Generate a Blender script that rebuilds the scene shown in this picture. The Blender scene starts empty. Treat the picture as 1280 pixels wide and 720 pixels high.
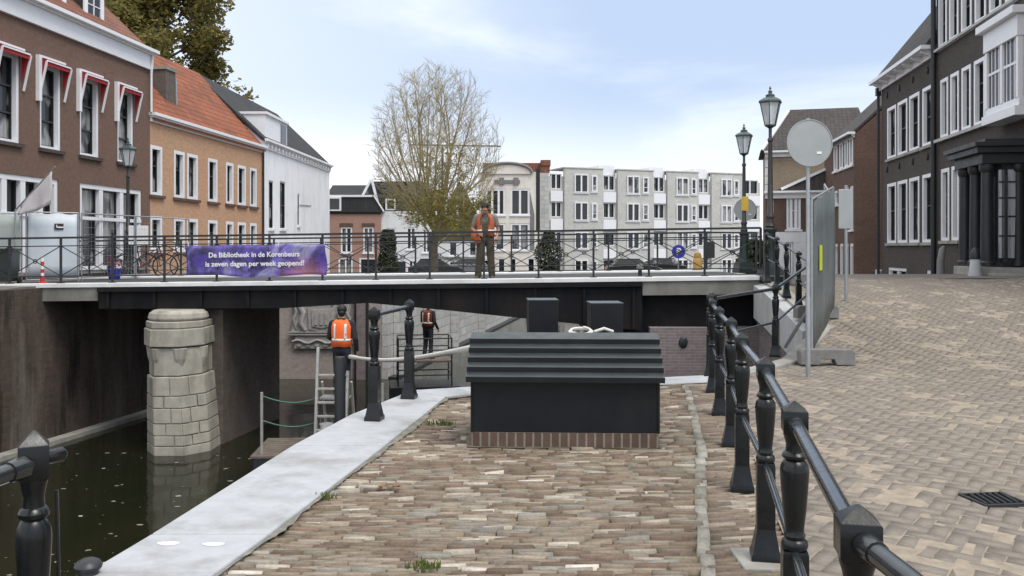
import bpy, bmesh, math, random
import numpy as np
from mathutils import Vector, Matrix, Euler
random.seed(7); RNG = np.random.default_rng(11)
SC = bpy.context.scene
COL = SC.collection
R = math.radians
EYE, F, HY, CX = 1.63, 1100.0, 310.0, 640.0
def W(px, py, d): return Vector(((px-CX)*d/F, d, EYE-(py-HY)*d/F))
def G(px, py, z=0.0):
    d = (EYE-z)*F/(py-HY); return Vector(((px-CX)*d/F, d, z))
def sm(t): t = max(0.0, min(1.0, t)); return t*t*(3-2*t)
def lerp(a, b, t): return a+(b-a)*t
def interp(x, pts):
    if x <= pts[0][0]: return pts[0][1]
    for (x0, y0), (x1, y1) in zip(pts, pts[1:]):
        if x <= x1: return lerp(y0, y1, (x-x0)/(x1-x0))
    return pts[-1][1]
WATER = -2.79

# ------------------------------------------------------------------ mesh collector
class MB:
    def __init__(s): s.v = []; s.f = []; s.mi = []; s.cur = 0
    def add(s, vs, fs, M=None):
        n = len(s.v)
        s.v += [tuple(M @ Vector(p)) if M else tuple(p) for p in vs]
        s.f += [tuple(i+n for i in f) for f in fs]; s.mi += [s.cur]*len(fs)
        return s
    def box(s, x0, x1, y0, y1, z0, z1, M=None):
        return s.add([(x0,y0,z0),(x1,y0,z0),(x1,y1,z0),(x0,y1,z0),(x0,y0,z1),(x1,y0,z1),(x1,y1,z1),(x0,y1,z1)],
            [(0,3,2,1),(4,5,6,7),(0,1,5,4),(1,2,6,5),(2,3,7,6),(3,0,4,7)], M)
    def cbox(s, c, d, M=None):
        return s.box(c[0]-d[0]/2, c[0]+d[0]/2, c[1]-d[1]/2, c[1]+d[1]/2, c[2]-d[2]/2, c[2]+d[2]/2, M)
    def quad(s, a, b, c, d): return s.add([a,b,c,d], [(0,1,2,3)])
    def path(s, pts, rad, n=8, cap=True):
        pts = [Vector(p) for p in pts]
        if not hasattr(rad, '__len__'): rad = [rad]*len(pts)
        vs = []; fs = []
        t0 = (pts[1]-pts[0]).normalized()
        u = t0.cross(Vector((0,0,1)))
        if u.length < 1e-3: u = t0.cross(Vector((1,0,0)))
        u.normalize()
        for i, p in enumerate(pts):
            a = pts[max(i-1,0)]; b = pts[min(i+1,len(pts)-1)]
            t = (b-a).normalized()
            u = (u - t*u.dot(t)); u = u.normalized() if u.length > 1e-6 else t.orthogonal().normalized()
            w = t.cross(u)
            for k in range(n):
                an = 2*math.pi*k/n
                vs.append(p+(u*math.cos(an)+w*math.sin(an))*rad[i])
        for i in range(len(pts)-1):
            for k in range(n):
                fs.append((i*n+k, i*n+(k+1)%n, (i+1)*n+(k+1)%n, (i+1)*n+k))
        if cap:
            fs.append(tuple(range(n))[::-1]); m = (len(pts)-1)*n
            fs.append(tuple(m+k for k in range(n)))
        return s.add(vs, fs)
    def tube(s, a, b, r, r1=None, n=8): return s.path([a,b], [r, r if r1 is None else r1], n)
    def bar(s, a, b, w, h):   # rectangular bar along a-b, h in the vertical plane
        a = Vector(a); b = Vector(b); t = (b-a).normalized()
        u = t.cross(Vector((0,0,1)))
        u = Vector((1,0,0)) if u.length < 1e-4 else u.normalized()
        q = u.cross(t)
        vs = []
        for p in (a, b):
            for (i, j) in ((-1,-1),(1,-1),(1,1),(-1,1)): vs.append(p+u*(i*w/2)+q*(j*h/2))
        return s.add(vs, [(0,1,2,3)[::-1],(4,5,6,7),(0,1,5,4),(1,2,6,5),(2,3,7,6),(3,0,4,7)])
    def lathe(s, prof, n=16, c=(0,0,0), off=0.0, M=None):
        vs = []; fs = []
        for (r, z) in prof:
            for k in range(n):
                a = 2*math.pi*k/n+off
                vs.append((c[0]+r*math.cos(a), c[1]+r*math.sin(a), c[2]+z))
        for i in range(len(prof)-1):
            for k in range(n):
                fs.append((i*n+k, i*n+(k+1)%n, (i+1)*n+(k+1)%n, (i+1)*n+k))
        fs.append(tuple(range(n))[::-1]); m = (len(prof)-1)*n
        fs.append(tuple(m+k for k in range(n)))
        return s.add(vs, fs, M)
    def sq(s, prof, c=(0,0,0)):   # square section, half widths
        return s.lathe([(r*math.sqrt(2), z) for r, z in prof], 4, c, math.pi/4)
    def prism(s, poly, z0, z1, M=None):
        n = len(poly)
        vs = [(x,y,z0) for x,y in poly]+[(x,y,z1) for x,y in poly]
        return s.add(vs, [tuple(range(n))[::-1], tuple(range(n,2*n))]+[(i,(i+1)%n,n+(i+1)%n,n+i) for i in range(n)], M)
    def extr_u(s, poly, u0, u1):  # (y,z) polygon pushed along x
        n = len(poly)
        vs = [(u0,y,z) for y,z in poly]+[(u1,y,z) for y,z in poly]
        return s.add(vs, [tuple(range(n)), tuple(range(n,2*n))[::-1]]+[(i,n+i,n+(i+1)%n,(i+1)%n) for i in range(n)])
    def extr_v(s, poly, y0, y1):  # (x,z) polygon pushed along y
        n = len(poly)
        vs = [(x,y0,z) for x,z in poly]+[(x,y1,z) for x,z in poly]
        return s.add(vs, [tuple(range(n)), tuple(range(n,2*n))[::-1]]+[(i,n+i,n+(i+1)%n,(i+1)%n) for i in range(n)])
    def strip(s, xs, y0, y1, z0, z1):   # a bent bar; all four are functions of x
        vs = []; fs = []
        for x in xs: vs += [(x,y0(x),z0(x)),(x,y1(x),z0(x)),(x,y1(x),z1(x)),(x,y0(x),z1(x))]
        for i in range(len(xs)-1):
            a = i*4; b = a+4
            for k in range(4): fs.append((a+k, a+(k+1)%4, b+(k+1)%4, b+k))
        fs += [(0,1,2,3)[::-1], tuple(len(vs)-4+k for k in range(4))]
        return s.add(vs, fs)
    def ball(s, c, r, n=12, m=8, M=None):
        r = (r,r,r) if not hasattr(r,'__len__') else r
        prof = [(math.sin(math.pi*i/m), -math.cos(math.pi*i/m)) for i in range(1,m)]
        vs = []; fs = []
        for (q, z) in prof:
            for k in range(n):
                a = 2*math.pi*k/n; vs.append((c[0]+r[0]*q*math.cos(a), c[1]+r[1]*q*math.sin(a), c[2]+r[2]*z))
        for i in range(len(prof)-1):
            for k in range(n): fs.append((i*n+k, i*n+(k+1)%n, (i+1)*n+(k+1)%n, (i+1)*n+k))
        b = len(vs); vs += [(c[0],c[1],c[2]-r[2]), (c[0],c[1],c[2]+r[2])]
        l = (len(prof)-1)*n
        for k in range(n): fs += [(b,(k+1)%n,k), (b+1,l+k,l+(k+1)%n)]
        return s.add(vs, fs, M)
    def torus(s, c, R_, r, ax='x', n=28, m=6):
        vs = []; fs = []
        for i in range(n):
            a = 2*math.pi*i/n
            for j in range(m):
                b = 2*math.pi*j/m; q = R_+r*math.cos(b); h = r*math.sin(b)
                p = {'x':(h,q*math.cos(a),q*math.sin(a)),'y':(q*math.cos(a),h,q*math.sin(a)),'z':(q*math.cos(a),q*math.sin(a),h)}[ax]
                vs.append((c[0]+p[0],c[1]+p[1],c[2]+p[2]))
        for i in range(n):
            for j in range(m): fs.append((i*m+j, ((i+1)%n)*m+j, ((i+1)%n)*m+(j+1)%m, i*m+(j+1)%m))
        return s.add(vs, fs)
    def build(s, name, mat, parent=None, smooth=None, bevel=0, world=False, loc=None, recalc=True):
        vs = s.v
        if world and parent is not None:
            inv = chain(parent).inverted(); vs = [inv @ Vector(p) for p in vs]
        elif loc is not None:
            L = Vector(loc); vs = [Vector(p)-L for p in vs]
        me = bpy.data.meshes.new(name)
        me.from_pydata([tuple(p) for p in vs], [], s.f)
        mats = mat if isinstance(mat, (list, tuple)) else [mat]
        for m in mats: me.materials.append(m)
        if len(mats) > 1: me.polygons.foreach_set('material_index', s.mi)
        if recalc:
            b = bmesh.new(); b.from_mesh(me); bmesh.ops.recalc_face_normals(b, faces=b.faces); b.to_mesh(me); b.free()
        if smooth is not None:
            me.shade_smooth(); me.set_sharp_from_angle(angle=R(smooth))
        o = bpy.data.objects.new(name, me); COL.objects.link(o)
        if parent is not None: o.parent = parent
        if loc is not None: o.location = loc
        if bevel:
            m = o.modifiers.new('edge', 'BEVEL'); m.width = bevel; m.segments = 2; m.limit_method = 'ANGLE'; m.angle_limit = R(40)
        return o
def local(o): return Matrix.Translation(o.location) @ o.rotation_euler.to_matrix().to_4x4()
def chain(o):
    M = local(o)
    while o.parent: o = o.parent; M = local(o) @ M
    return M
def tag(o, label, cat, group=None):
    o['label'] = label; o['category'] = cat
    if group: o['group'] = group
    return o
def struct(o): o['kind'] = 'structure'; return o
def empty(name, loc, rz=0, label=None, cat=None, group=None):
    o = bpy.data.objects.new(name, None); COL.objects.link(o); o.empty_display_size = .2
    o.location = loc; o.rotation_euler = (0,0,rz)
    if label: tag(o, label, cat, group)
    return o
def copy_tree(o, parent=None):
    c = o.copy(); COL.objects.link(c); c.parent = parent
    for ch in list(o.children): copy_tree(ch, c)
    return c
def cp(o, parent, loc=None, rz=None):
    c = o.copy(); COL.objects.link(c); c.parent = parent
    if loc is not None: c.location = loc
    if rz is not None: c.rotation_euler = (0,0,rz)
    return c

# ------------------------------------------------------------------ materials
def nm(name):
    m = bpy.data.materials.new(name); m.use_nodes = True
    nt = m.node_tree; return m, nt, nt.nodes['Principled BSDF']
def nd(nt, typ, **kw):
    n = nt.nodes.new(typ)
    for k, v in kw.items():
        if k.startswith('_'): setattr(n, k[1:], v)
        else:
            key = int(k[1:]) if k[0] == 'i' and k[1:].isdigit() else k.replace('__', ' ')
            if isinstance(v, bpy.types.NodeSocket): nt.links.new(v, n.inputs[key])
            else: n.inputs[key].default_value = v
    return n
def rgba(c): return (c[0], c[1], c[2], 1)
def ramp(nt, fac, stops, interp='LINEAR'):
    r = nt.nodes.new('ShaderNodeValToRGB'); nt.links.new(fac, r.inputs[0]); e = r.color_ramp.elements; r.color_ramp.interpolation = interp
    while len(e) < len(stops): e.new(.5)
    for i, (p, c) in enumerate(stops): e[i].position = p; e[i].color = rgba(c) if hasattr(c, '__len__') else (c,c,c,1)
    return r.outputs[0]
def mixc(nt, fac, a, b, mode='MIX'):
    n = nt.nodes.new('ShaderNodeMix'); n.data_type = 'RGBA'; n.blend_type = mode
    for sock, v in ((n.inputs[0], fac), (n.inputs[6], a), (n.inputs[7], b)):
        if isinstance(v, bpy.types.NodeSocket): nt.links.new(v, sock)
        else: sock.default_value = v if not hasattr(v, '__len__') else rgba(v)
    return n.outputs[2]
def math_(nt, op, a, b=0.0):
    n = nt.nodes.new('ShaderNodeMath'); n.operation = op
    for i, v in enumerate((a, b)):
        if isinstance(v, bpy.types.NodeSocket): nt.links.new(v, n.inputs[i])
        else: n.inputs[i].default_value = v
    return n.outputs[0]
def coords(nt, kind='Object', scale=(1,1,1)):
    tc = nt.nodes.new('ShaderNodeTexCoord')
    mp = nt.nodes.new('ShaderNodeMapping'); nt.links.new(tc.outputs[kind], mp.inputs[0]); mp.inputs['Scale'].default_value = scale
    return mp.outputs[0]
def noise(nt, vec, scale, detail=5, rough=.55, dist=0):
    return nd(nt, 'ShaderNodeTexNoise', Vector=vec, Scale=scale, Detail=detail, Roughness=rough, Distortion=dist).outputs[0]
def bump(nt, b, h, strength=.3, dist=.01):
    n = nd(nt, 'ShaderNodeBump', Strength=strength, Distance=dist, Height=h); nt.links.new(n.outputs[0], b.inputs['Normal'])
def setc(nt, b, c): nt.links.new(c, b.inputs['Base Color'])
def basic(name, col, rough=.6, metal=0, amt=.18, scale=6, bmp=.08, bscale=60, spec=.5, coat=0, stain=None, sscale=1.2):
    m, nt, b = nm(name)
    v = coords(nt)
    n1 = noise(nt, v, scale, 6)
    c = ramp(nt, n1, [(.25, [x*(1-amt) for x in col]), (.75, [min(1, x*(1+amt)) for x in col])])
    if stain:
        v2 = coords(nt, scale=(1,1,.35))
        n2 = noise(nt, v2, sscale, 7, .65)
        c = mixc(nt, ramp(nt, n2, [(.48, 0.0), (.68, 1.0)]), c, stain)
    setc(nt, b, c)
    b.inputs['Roughness'].default_value = rough; b.inputs['Metallic'].default_value = metal
    b.inputs['Specular IOR Level'].default_value = spec; b.inputs['Coat Weight'].default_value = coat
    rr = ramp(nt, noise(nt, v, scale*3, 4), [(.3, max(0,rough-.1)), (.7, min(1,rough+.1))]); nt.links.new(rr, b.inputs['Roughness'])
    if bmp: bump(nt, b, noise(nt, v, bscale, 4), bmp, .01)
    return m
def brick(name, c1, c2, mortar, bw=.22, rh=.065, ms=.006, stain=(.1,.09,.08), samt=.5, bmp=.5, rough=.85, sscale=.7, streak=1.0, pale=None):
    m, nt, b = nm(name)
    tc = nt.nodes.new('ShaderNodeTexCoord'); sp = nt.nodes.new('ShaderNodeSeparateXYZ'); nt.links.new(tc.outputs['Object'], sp.inputs[0])
    x = math_(nt, 'ADD', sp.outputs[0], sp.outputs[1])
    cb = nt.nodes.new('ShaderNodeCombineXYZ'); nt.links.new(x, cb.inputs[0]); nt.links.new(sp.outputs[2], cb.inputs[1])
    br = nd(nt, 'ShaderNodeTexBrick', Vector=cb.outputs[0], Color1=rgba(c1), Color2=rgba(c2), Mortar=rgba(mortar), Scale=1.0)
    br.inputs['Brick Width'].default_value = bw; br.inputs['Row Height'].default_value = rh
    br.inputs['Mortar Size'].default_value = ms; br.inputs['Mortar Smooth'].default_value = .3; br.inputs['Bias'].default_value = 0
    v = tc.outputs['Object']
    n1 = noise(nt, coords(nt, scale=(1,1,streak)), sscale, 8, .65)
    c = mixc(nt, math_(nt, 'MULTIPLY', ramp(nt, n1, [(.42, 0.0), (.7, 1.0)]), samt), br.outputs[0], stain)
    n2 = noise(nt, v, 9, 5)
    if pale:
        n5 = noise(nt, nd(nt,'ShaderNodeMapping',Vector=v,Scale=(1,.8,.12),Location=(3,1,0)).outputs[0], 1.3, 7, .7)
        c = mixc(nt, ramp(nt, n5, [(.50, 0.0), (.64, .8)]), c, pale)
        c = mixc(nt, ramp(nt, n5, [(.34, .9), (.45, 0.0)]), c, (.012,.013,.009))
    c = mixc(nt, .45, c, ramp(nt, n2, [(.25, .35), (.75, 1.0)]), 'MULTIPLY')
    c = mixc(nt, 1.0, c, (1.25,1.25,1.25), 'MULTIPLY')
    setc(nt, b, c); b.inputs['Roughness'].default_value = rough; b.inputs['Specular IOR Level'].default_value = .25
    h = math_(nt, 'ADD', math_(nt, 'MULTIPLY', br.outputs['Fac'], -1.0), math_(nt, 'MULTIPLY', n2, .5))
    bump(nt, b, h, bmp, .012)
    return m
def tiles(name, c1, c2, dark, bw=.24, rh=.3, bmp=.8):
    m, nt, b = nm(name)
    tc = nt.nodes.new('ShaderNodeTexCoord')
    br = nd(nt, 'ShaderNodeTexBrick', Vector=tc.outputs['Object'], Color1=rgba(c1), Color2=rgba(c2), Mortar=rgba(dark), Scale=1.0)
    br.offset = 0.0
    br.inputs['Brick Width'].default_value = bw; br.inputs['Row Height'].default_value = rh*.72
    br.inputs['Mortar Size'].default_value = .018; br.inputs['Mortar Smooth'].default_value = .8
    n1 = noise(nt, tc.outputs['Object'], .8, 8, .7)
    c = mixc(nt, ramp(nt, n1, [(.45, 0.0), (.72, .75)]), br.outputs[0], dark)
    n2 = noise(nt, tc.outputs['Object'], 7, 4)
    c = mixc(nt, .5, c, ramp(nt, n2, [(.2, .4), (.8, 1.1)]), 'MULTIPLY')
    setc(nt, b, c); b.inputs['Roughness'].default_value = .8; b.inputs['Specular IOR Level'].default_value = .3
    bump(nt, b, math_(nt, 'ADD', math_(nt, 'MULTIPLY', br.outputs['Fac'], -1.0), math_(nt,'MULTIPLY',n2,.3)), bmp, .03)
    return m
def glass(name, dark=(.012,.014,.016), curtain=(.36,.36,.36), share=.68):
    m, nt, b = nm(name)
    oi = nt.nodes.new('ShaderNodeObjectInfo')
    v = coords(nt, scale=(7,7,.5))
    n = noise(nt, v, 2.2, 3)
    fold = ramp(nt, n, [(.35, [c*.6 for c in curtain]), (.65, curtain)])
    v2 = coords(nt, scale=(.8,.8,.5)); n2 = noise(nt, v2, 1.6, 2)
    pick = math_(nt, 'LESS_THAN', oi.outputs['Random'], share)
    part = ramp(nt, n2, [(.47, 0.0), (.56, 1.0)])
    f = math_(nt, 'MULTIPLY', pick, part)
    setc(nt, b, mixc(nt, f, dark, fold))
    b.inputs['Roughness'].default_value = .06; b.inputs['Specular IOR Level'].default_value = .6
    bump(nt, b, noise(nt, coords(nt), 2.5, 2), .04, .02)
    return m
def attr_mat(name, amt=.3, rough=.85, bmp=.4, dirt=(.12,.10,.08), damt=.35):
    m, nt, b = nm(name)
    a = nt.nodes.new('ShaderNodeAttribute'); a.attribute_name = 'bc'
    v = coords(nt)
    n1 = noise(nt, v, 45, 6, .7); n2 = noise(nt, v, 1.1, 7, .65)
    c = mixc(nt, amt, a.outputs['Color'], ramp(nt, n1, [(.25, .3), (.8, 1.5)]), 'MULTIPLY')
    c = mixc(nt, math_(nt,'MULTIPLY',ramp(nt, n2, [(.42, 0.0), (.7, 1.0)]), damt), c, dirt)
    setc(nt, b, c); b.inputs['Roughness'].default_value = rough; b.inputs['Specular IOR Level'].default_value = .35
    nt.links.new(ramp(nt, n2, [(.3, rough-.22), (.7, rough)]), b.inputs['Roughness'])
    bump(nt, b, n1, bmp, .006)
    return m
def street_mat():
    m, nt, b = nm('street paver')
    a = nt.nodes.new('ShaderNodeAttribute'); a.attribute_name = 'bc'
    v = coords(nt)
    n1 = noise(nt, v, 40, 6, .7); n2 = noise(nt, v, .9, 8, .7); n3 = noise(nt, v, 6.0, 5, .65, .5); n4 = noise(nt, v, .35, 4, .6)
    c = mixc(nt, .28, a.outputs['Color'], ramp(nt, n1, [(.25, .35), (.8, 1.45)]), 'MULTIPLY')
    film = math_(nt, 'ADD', math_(nt, 'MULTIPLY', n2, .6), math_(nt, 'MULTIPLY', n3, .5))
    f = ramp(nt, film, [(.38, .12), (.53, .94)])
    sand = ramp(nt, n1, [(.3, (.215,.19,.162)), (.7, (.28,.248,.212))])
    c = mixc(nt, f, c, sand)
    c = mixc(nt, .35, c, ramp(nt, n4, [(.35, (.70,.70,.71)), (.62, (1.05,1.02,.98))]), 'MULTIPLY')
    setc(nt, b, c); b.inputs['Roughness'].default_value = .9; b.inputs['Specular IOR Level'].default_value = .25
    bump(nt, b, math_(nt, 'ADD', n1, math_(nt, 'MULTIPLY', n3, 1.2)), .35, .008)
    return m
def leafmat(name, cols, trans=.35):
    m, nt, b = nm(name)
    g = nt.nodes.new('ShaderNodeNewGeometry')
    c = ramp(nt, g.outputs['Random Per Island'], [(i/(len(cols)-1), c) for i, c in enumerate(cols)])
    setc(nt, b, c); b.inputs['Roughness'].default_value = .6; b.inputs['Specular IOR Level'].default_value = .3
    t = nd(nt, 'ShaderNodeBsdfTranslucent', Color=c)
    mx = nt.nodes.new('ShaderNodeMixShader'); mx.inputs[0].default_value = trans
    nt.links.new(b.outputs[0], mx.inputs[1]); nt.links.new(t.outputs[0], mx.inputs[2])
    nt.links.new(mx.outputs[0], nt.nodes['Material Output'].inputs[0])
    return m

M = {}
M['brown_brick'] = brick('brown painted brick', (.165,.105,.080), (.18,.115,.088), (.15,.10,.078), samt=.25, stain=(.125,.085,.068), bmp=.25)
M['orange_brick'] = brick('orange weathered brick', (.52,.30,.18), (.46,.255,.155), (.47,.335,.235), samt=.6, stain=(.46,.335,.215), bmp=.3, sscale=.4)
M['dark_brick'] = brick('dark grey brown brick', (.082,.070,.064), (.064,.055,.051), (.09,.08,.074), samt=.5, stain=(.055,.046,.042), bmp=.35, sscale=.4)
M['red_brown_brick'] = brick('red brown brick', (.145,.085,.066), (.11,.068,.053), (.13,.10,.085), samt=.5, stain=(.07,.05,.04), bmp=.35)
M['pink_brick'] = brick('pink brick', (.40,.235,.185), (.35,.21,.165), (.36,.26,.21), samt=.4, stain=(.25,.17,.14))
M['beige_brick'] = brick('beige brick', (.33,.27,.19), (.29,.235,.165), (.3,.25,.2), samt=.5, stain=(.19,.155,.115), sscale=.5)
M['grey_brick'] = brick('grey sand lime brick', (.52,.515,.49), (.48,.475,.45), (.5,.49,.47), bw=.4, rh=.12, samt=.3, stain=(.38,.375,.35))
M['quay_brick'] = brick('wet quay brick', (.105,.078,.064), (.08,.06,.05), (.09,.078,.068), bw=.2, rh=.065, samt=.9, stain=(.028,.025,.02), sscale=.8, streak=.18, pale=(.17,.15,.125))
M['purple_brick'] = brick('purple quay brick', (.22,.18,.18), (.18,.15,.15), (.27,.25,.24), samt=.3, stain=(.11,.095,.09))
M['relief_wall'] = brick('smooth quay wall', (.40,.34,.315), (.36,.31,.285), (.35,.31,.29), samt=.55, stain=(.24,.20,.185), sscale=.35)
M['stone_wall'] = brick('grey stone block wall', (.55,.55,.535), (.43,.43,.42), (.32,.32,.31), bw=1.1, rh=.38, ms=.02, samt=.5, stain=(.3,.3,.285), sscale=.5)
M['white_wall'] = basic('white rendered wall', (.87,.89,.92), .8, amt=.03, scale=2, bmp=.05, stain=(.72,.75,.79))
M['white_wash'] = basic('white washed wall', (.74,.75,.76), .8, amt=.05, scale=3, stain=(.6,.6,.6))
M['cream_wall'] = basic('cream plaster wall', (.78,.73,.66), .8, amt=.05, scale=3, stain=(.66,.6,.53))
M['white_paint'] = basic('white gloss paint', (.80,.81,.83), .35, amt=.04, scale=4, bmp=.02)
M['dark_sash'] = basic('dark green sash paint', (.018,.022,.022), .35, amt=.2)
M['white_panel'] = basic('white facade panel', (.80,.81,.84), .5, amt=.03)
M['red_tile'] = tiles('orange clay pantiles', (.40,.135,.065), (.32,.10,.05), (.115,.055,.038))
M['red_tile_dull'] = tiles('weathered red pantiles', (.30,.13,.085), (.24,.10,.065), (.10,.06,.048))
M['slate'] = tiles('dark slate', (.055,.055,.058), (.042,.043,.045), (.03,.03,.032), .3, .22, .5)
M['slate_brown'] = tiles('dark brown tiles', (.10,.09,.085), (.08,.07,.067), (.05,.045,.043), .25, .3, .5)
M['glass'] = glass('window glass')
M['glass_black'] = glass('unlit window glass', share=0)
M['glass_dark'] = glass('dark window glass', share=.25)
M['glass_pale'] = glass('pale window glass', dark=(.03,.033,.036), curtain=(.30,.31,.33), share=.4)
M['black_paint'] = basic('black gloss paint', (.007,.009,.010), .30, amt=.25, scale=5, bmp=.05, bscale=90, spec=.42)
M['black_matt'] = basic('black matt steel', (.022,.024,.027), .45, amt=.2, scale=3, bmp=.05)
M['box_paint'] = basic('anthracite box paint', (.009,.011,.014), .42, amt=.18, scale=2.5, bmp=.04, spec=.3, stain=(.017,.018,.019), sscale=1.6)
M['box_roof'] = basic('anthracite roof boards', (.031,.039,.041), .36, amt=.25, scale=3.5, bmp=.08, stain=(.04,.048,.048), sscale=2.5)
M['steel_dark'] = basic('dark bridge steel', (.008,.008,.010), .6, amt=.3, scale=2, spec=.2, stain=(.02,.016,.014))
M['galv'] = basic('galvanised steel', (.36,.38,.39), .42, .55, amt=.12, scale=12, bmp=.03)
M['sign_back'] = basic('grey sign back', (.36,.385,.385), .45, .3, amt=.08, scale=5, bmp=.03)
M['board_white'] = basic('pale board', (.56,.61,.65), .5, amt=.06, scale=2, stain=(.48,.53,.56))
M['board_grey'] = basic('grey green board', (.34,.38,.36), .55, amt=.1, scale=2)
M['tarp'] = basic('grey tarpaulin', (.13,.155,.16), .5, amt=.25, scale=1.6, bmp=.3, bscale=5, stain=(.18,.21,.215))
M['concrete'] = basic('pale concrete', (.47,.48,.475), .8, amt=.1, scale=3, bmp=.25, bscale=70, stain=(.36,.365,.355), sscale=1.1)
M['coping'] = basic('pale coping stone', (.41,.425,.445), .72, amt=.10, scale=7, bmp=.2, bscale=120, stain=(.26,.26,.25), sscale=1.7)
M['concrete_grey'] = basic('grey concrete block', (.20,.195,.19), .85, amt=.2, scale=8, bmp=.35, bscale=40)
M['concrete_dirty'] = basic('weathered concrete', (.33,.32,.29), .85, amt=.2, scale=4, bmp=.3, bscale=50, stain=(.2,.19,.165))
M['end_beam'] = basic('weathered end beam', (.21,.205,.18), .85, amt=.2, scale=4, bmp=.3, bscale=50, stain=(.13,.125,.11))
M['pier_stone'] = basic('pier stone', (.40,.375,.315), .85, amt=.22, scale=4, bmp=.5, bscale=25, stain=(.22,.205,.17), sscale=1.8)
M['relief_stone'] = basic('carved grey stone', (.36,.345,.33), .85, amt=.2, scale=8, bmp=.4, bscale=30)
M['deck'] = basic('bridge deck', (.055,.054,.053), .8, amt=.15, scale=3, bmp=.2)
M['kerb_white'] = basic('pale bridge edge', (.76,.76,.75), .7, amt=.06, scale=5, stain=(.62,.62,.6))
M['asphalt'] = basic('dark street paving', (.16,.145,.13), .85, amt=.25, scale=5, bmp=.4, bscale=30)
M['sand'] = basic('joint sand', (.30,.25,.195), .95, amt=.3, scale=12, bmp=.4, bscale=90)
M['joint_dark'] = basic('dark joint soil', (.13,.105,.075), .95, amt=.4, scale=9, bmp=.4, bscale=60, stain=(.08,.08,.04), sscale=2)
M['paver'] = attr_mat('clay paver', .55, .82, .8, dirt=(.15,.115,.08), damt=.35)
M['street_paver'] = street_mat()
M['bark'] = basic('bark', (.12,.10,.075), .9, amt=.35, scale=6, bmp=.8, bscale=25)
M['twig'] = basic('pale twigs', (.35,.295,.175), .85, amt=.35, scale=3, bmp=.3)
M['leaf_yellow'] = leafmat('yellow green leaves', [(.16,.155,.02),(.30,.27,.045),(.20,.21,.04),(.40,.35,.075),(.12,.135,.02)])
M['leaf_olive'] = leafmat('olive brown leaves', [(.14,.14,.04),(.23,.195,.06),(.11,.12,.038),(.31,.24,.08),(.18,.165,.05)], .45)
M['leaf_dark'] = leafmat('dark evergreen leaves', [(.018,.028,.012),(.03,.042,.016),(.04,.05,.02),(.022,.03,.014)], .2)
M['grass'] = leafmat('weed leaves', [(.07,.11,.02),(.13,.17,.04),(.10,.12,.03)])
M['hivis'] = basic('orange hi-vis cloth', (.85,.14,.025), .7, amt=.1, scale=6, bmp=.3, bscale=14)
M['hivis_shaded'] = basic('shade-darkened orange cloth', (.17,.03,.012), .8, amt=.2, scale=6, bmp=.3, bscale=14)  # hi-vis orange with the scaffold worker's shade put into the colour
M['reflect'] = basic('silver reflective tape', (.72,.70,.66), .4, amt=.05)
M['navy'] = basic('navy work cloth', (.018,.02,.032), .85, amt=.3, scale=8, bmp=.4, bscale=16)
M['olive_cloth'] = basic('dark olive work cloth', (.075,.062,.042), .85, amt=.3, scale=7, bmp=.5, bscale=14)
M['grey_cloth'] = basic('faded grey shirt', (.22,.205,.175), .85, amt=.15, scale=7, bmp=.4, bscale=16)
M['dark_cloth'] = basic('dark sweater', (.02,.02,.022), .85, amt=.2, bmp=.3, bscale=20)
M['skin'] = basic('skin', (.42,.22,.15), .55, amt=.08, scale=9, bmp=.05)
M['hair'] = basic('black hair', (.012,.009,.008), .55, amt=.3, scale=25, bmp=.6, bscale=50)
M['boot'] = basic('dusty boots', (.12,.105,.09), .8, amt=.3, scale=9)
M['red'] = basic('red plastic', (.55,.03,.03), .45, amt=.06)
M['awning_red'] = basic('red awning cloth', (.34,.022,.03), .8, amt=.15, scale=5, bmp=.2)
M['blue'] = basic('blue sign', (.03,.04,.42), .4, amt=.05)
M['white_plain'] = basic('white sheet', (.8,.8,.8), .5, amt=.03)
M['flag'] = basic('grubby flag cloth', (.62,.60,.61), .85, amt=.1, scale=3, bmp=.3, bscale=8, stain=(.5,.45,.46))
M['yellow'] = basic('yellow plastic', (.62,.42,.06), .5, amt=.1)
M['hivis_faded'] = basic('faded hi-vis cloth', (.48,.10,.036), .75, amt=.2, scale=6, bmp=.5, bscale=12, stain=(.34,.16,.10), sscale=5)
M['rail_paint'] = basic('worn black rail paint', (.018,.022,.024), .24, amt=.35, scale=8, bmp=.05, bscale=60, spec=.6, coat=.35)
M['pier_brick'] = brick('dim pier brick', (.17,.135,.115), (.13,.105,.09), (.14,.125,.11), bw=.2, rh=.065, samt=.8, stain=(.07,.06,.05), sscale=.7, streak=.3)
M['lime'] = basic('lime label', (.55,.62,.05), .5, amt=.05)
M['rust'] = basic('rusty brown', (.22,.12,.05), .8, amt=.3, scale=8)
M['rope'] = basic('pale hose', (.60,.58,.54), .6, amt=.1, scale=20)
M['green_rope'] = basic('green rope', (.06,.14,.10), .8, amt=.2)
M['alu'] = basic('worn aluminium', (.46,.45,.42), .45, .4, amt=.2, scale=7, stain=(.3,.28,.25))
M['wood'] = basic('wet timber', (.14,.115,.09), .8, amt=.3, scale=5, bmp=.5, bscale=25)
M['car_dark'] = basic('dark car paint', (.015,.016,.019), .25, amt=.05, coat=.6, bmp=0)
M['car_grey'] = basic('grey car paint', (.16,.17,.18), .25, amt=.05, coat=.6, bmp=0)
M['rubber'] = basic('tyre rubber', (.015,.015,.015), .85, amt=.1)
M['lamp_green'] = basic('dark green lamp paint', (.012,.022,.018), .35, amt=.25, scale=6, spec=.5)
M['lamp_brown'] = basic('dark lamp paint', (.03,.028,.027), .4, amt=.3, scale=6, spec=.5)
M['copper'] = basic('patinated lantern metal', (.07,.10,.10), .4, .3, amt=.2)
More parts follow.
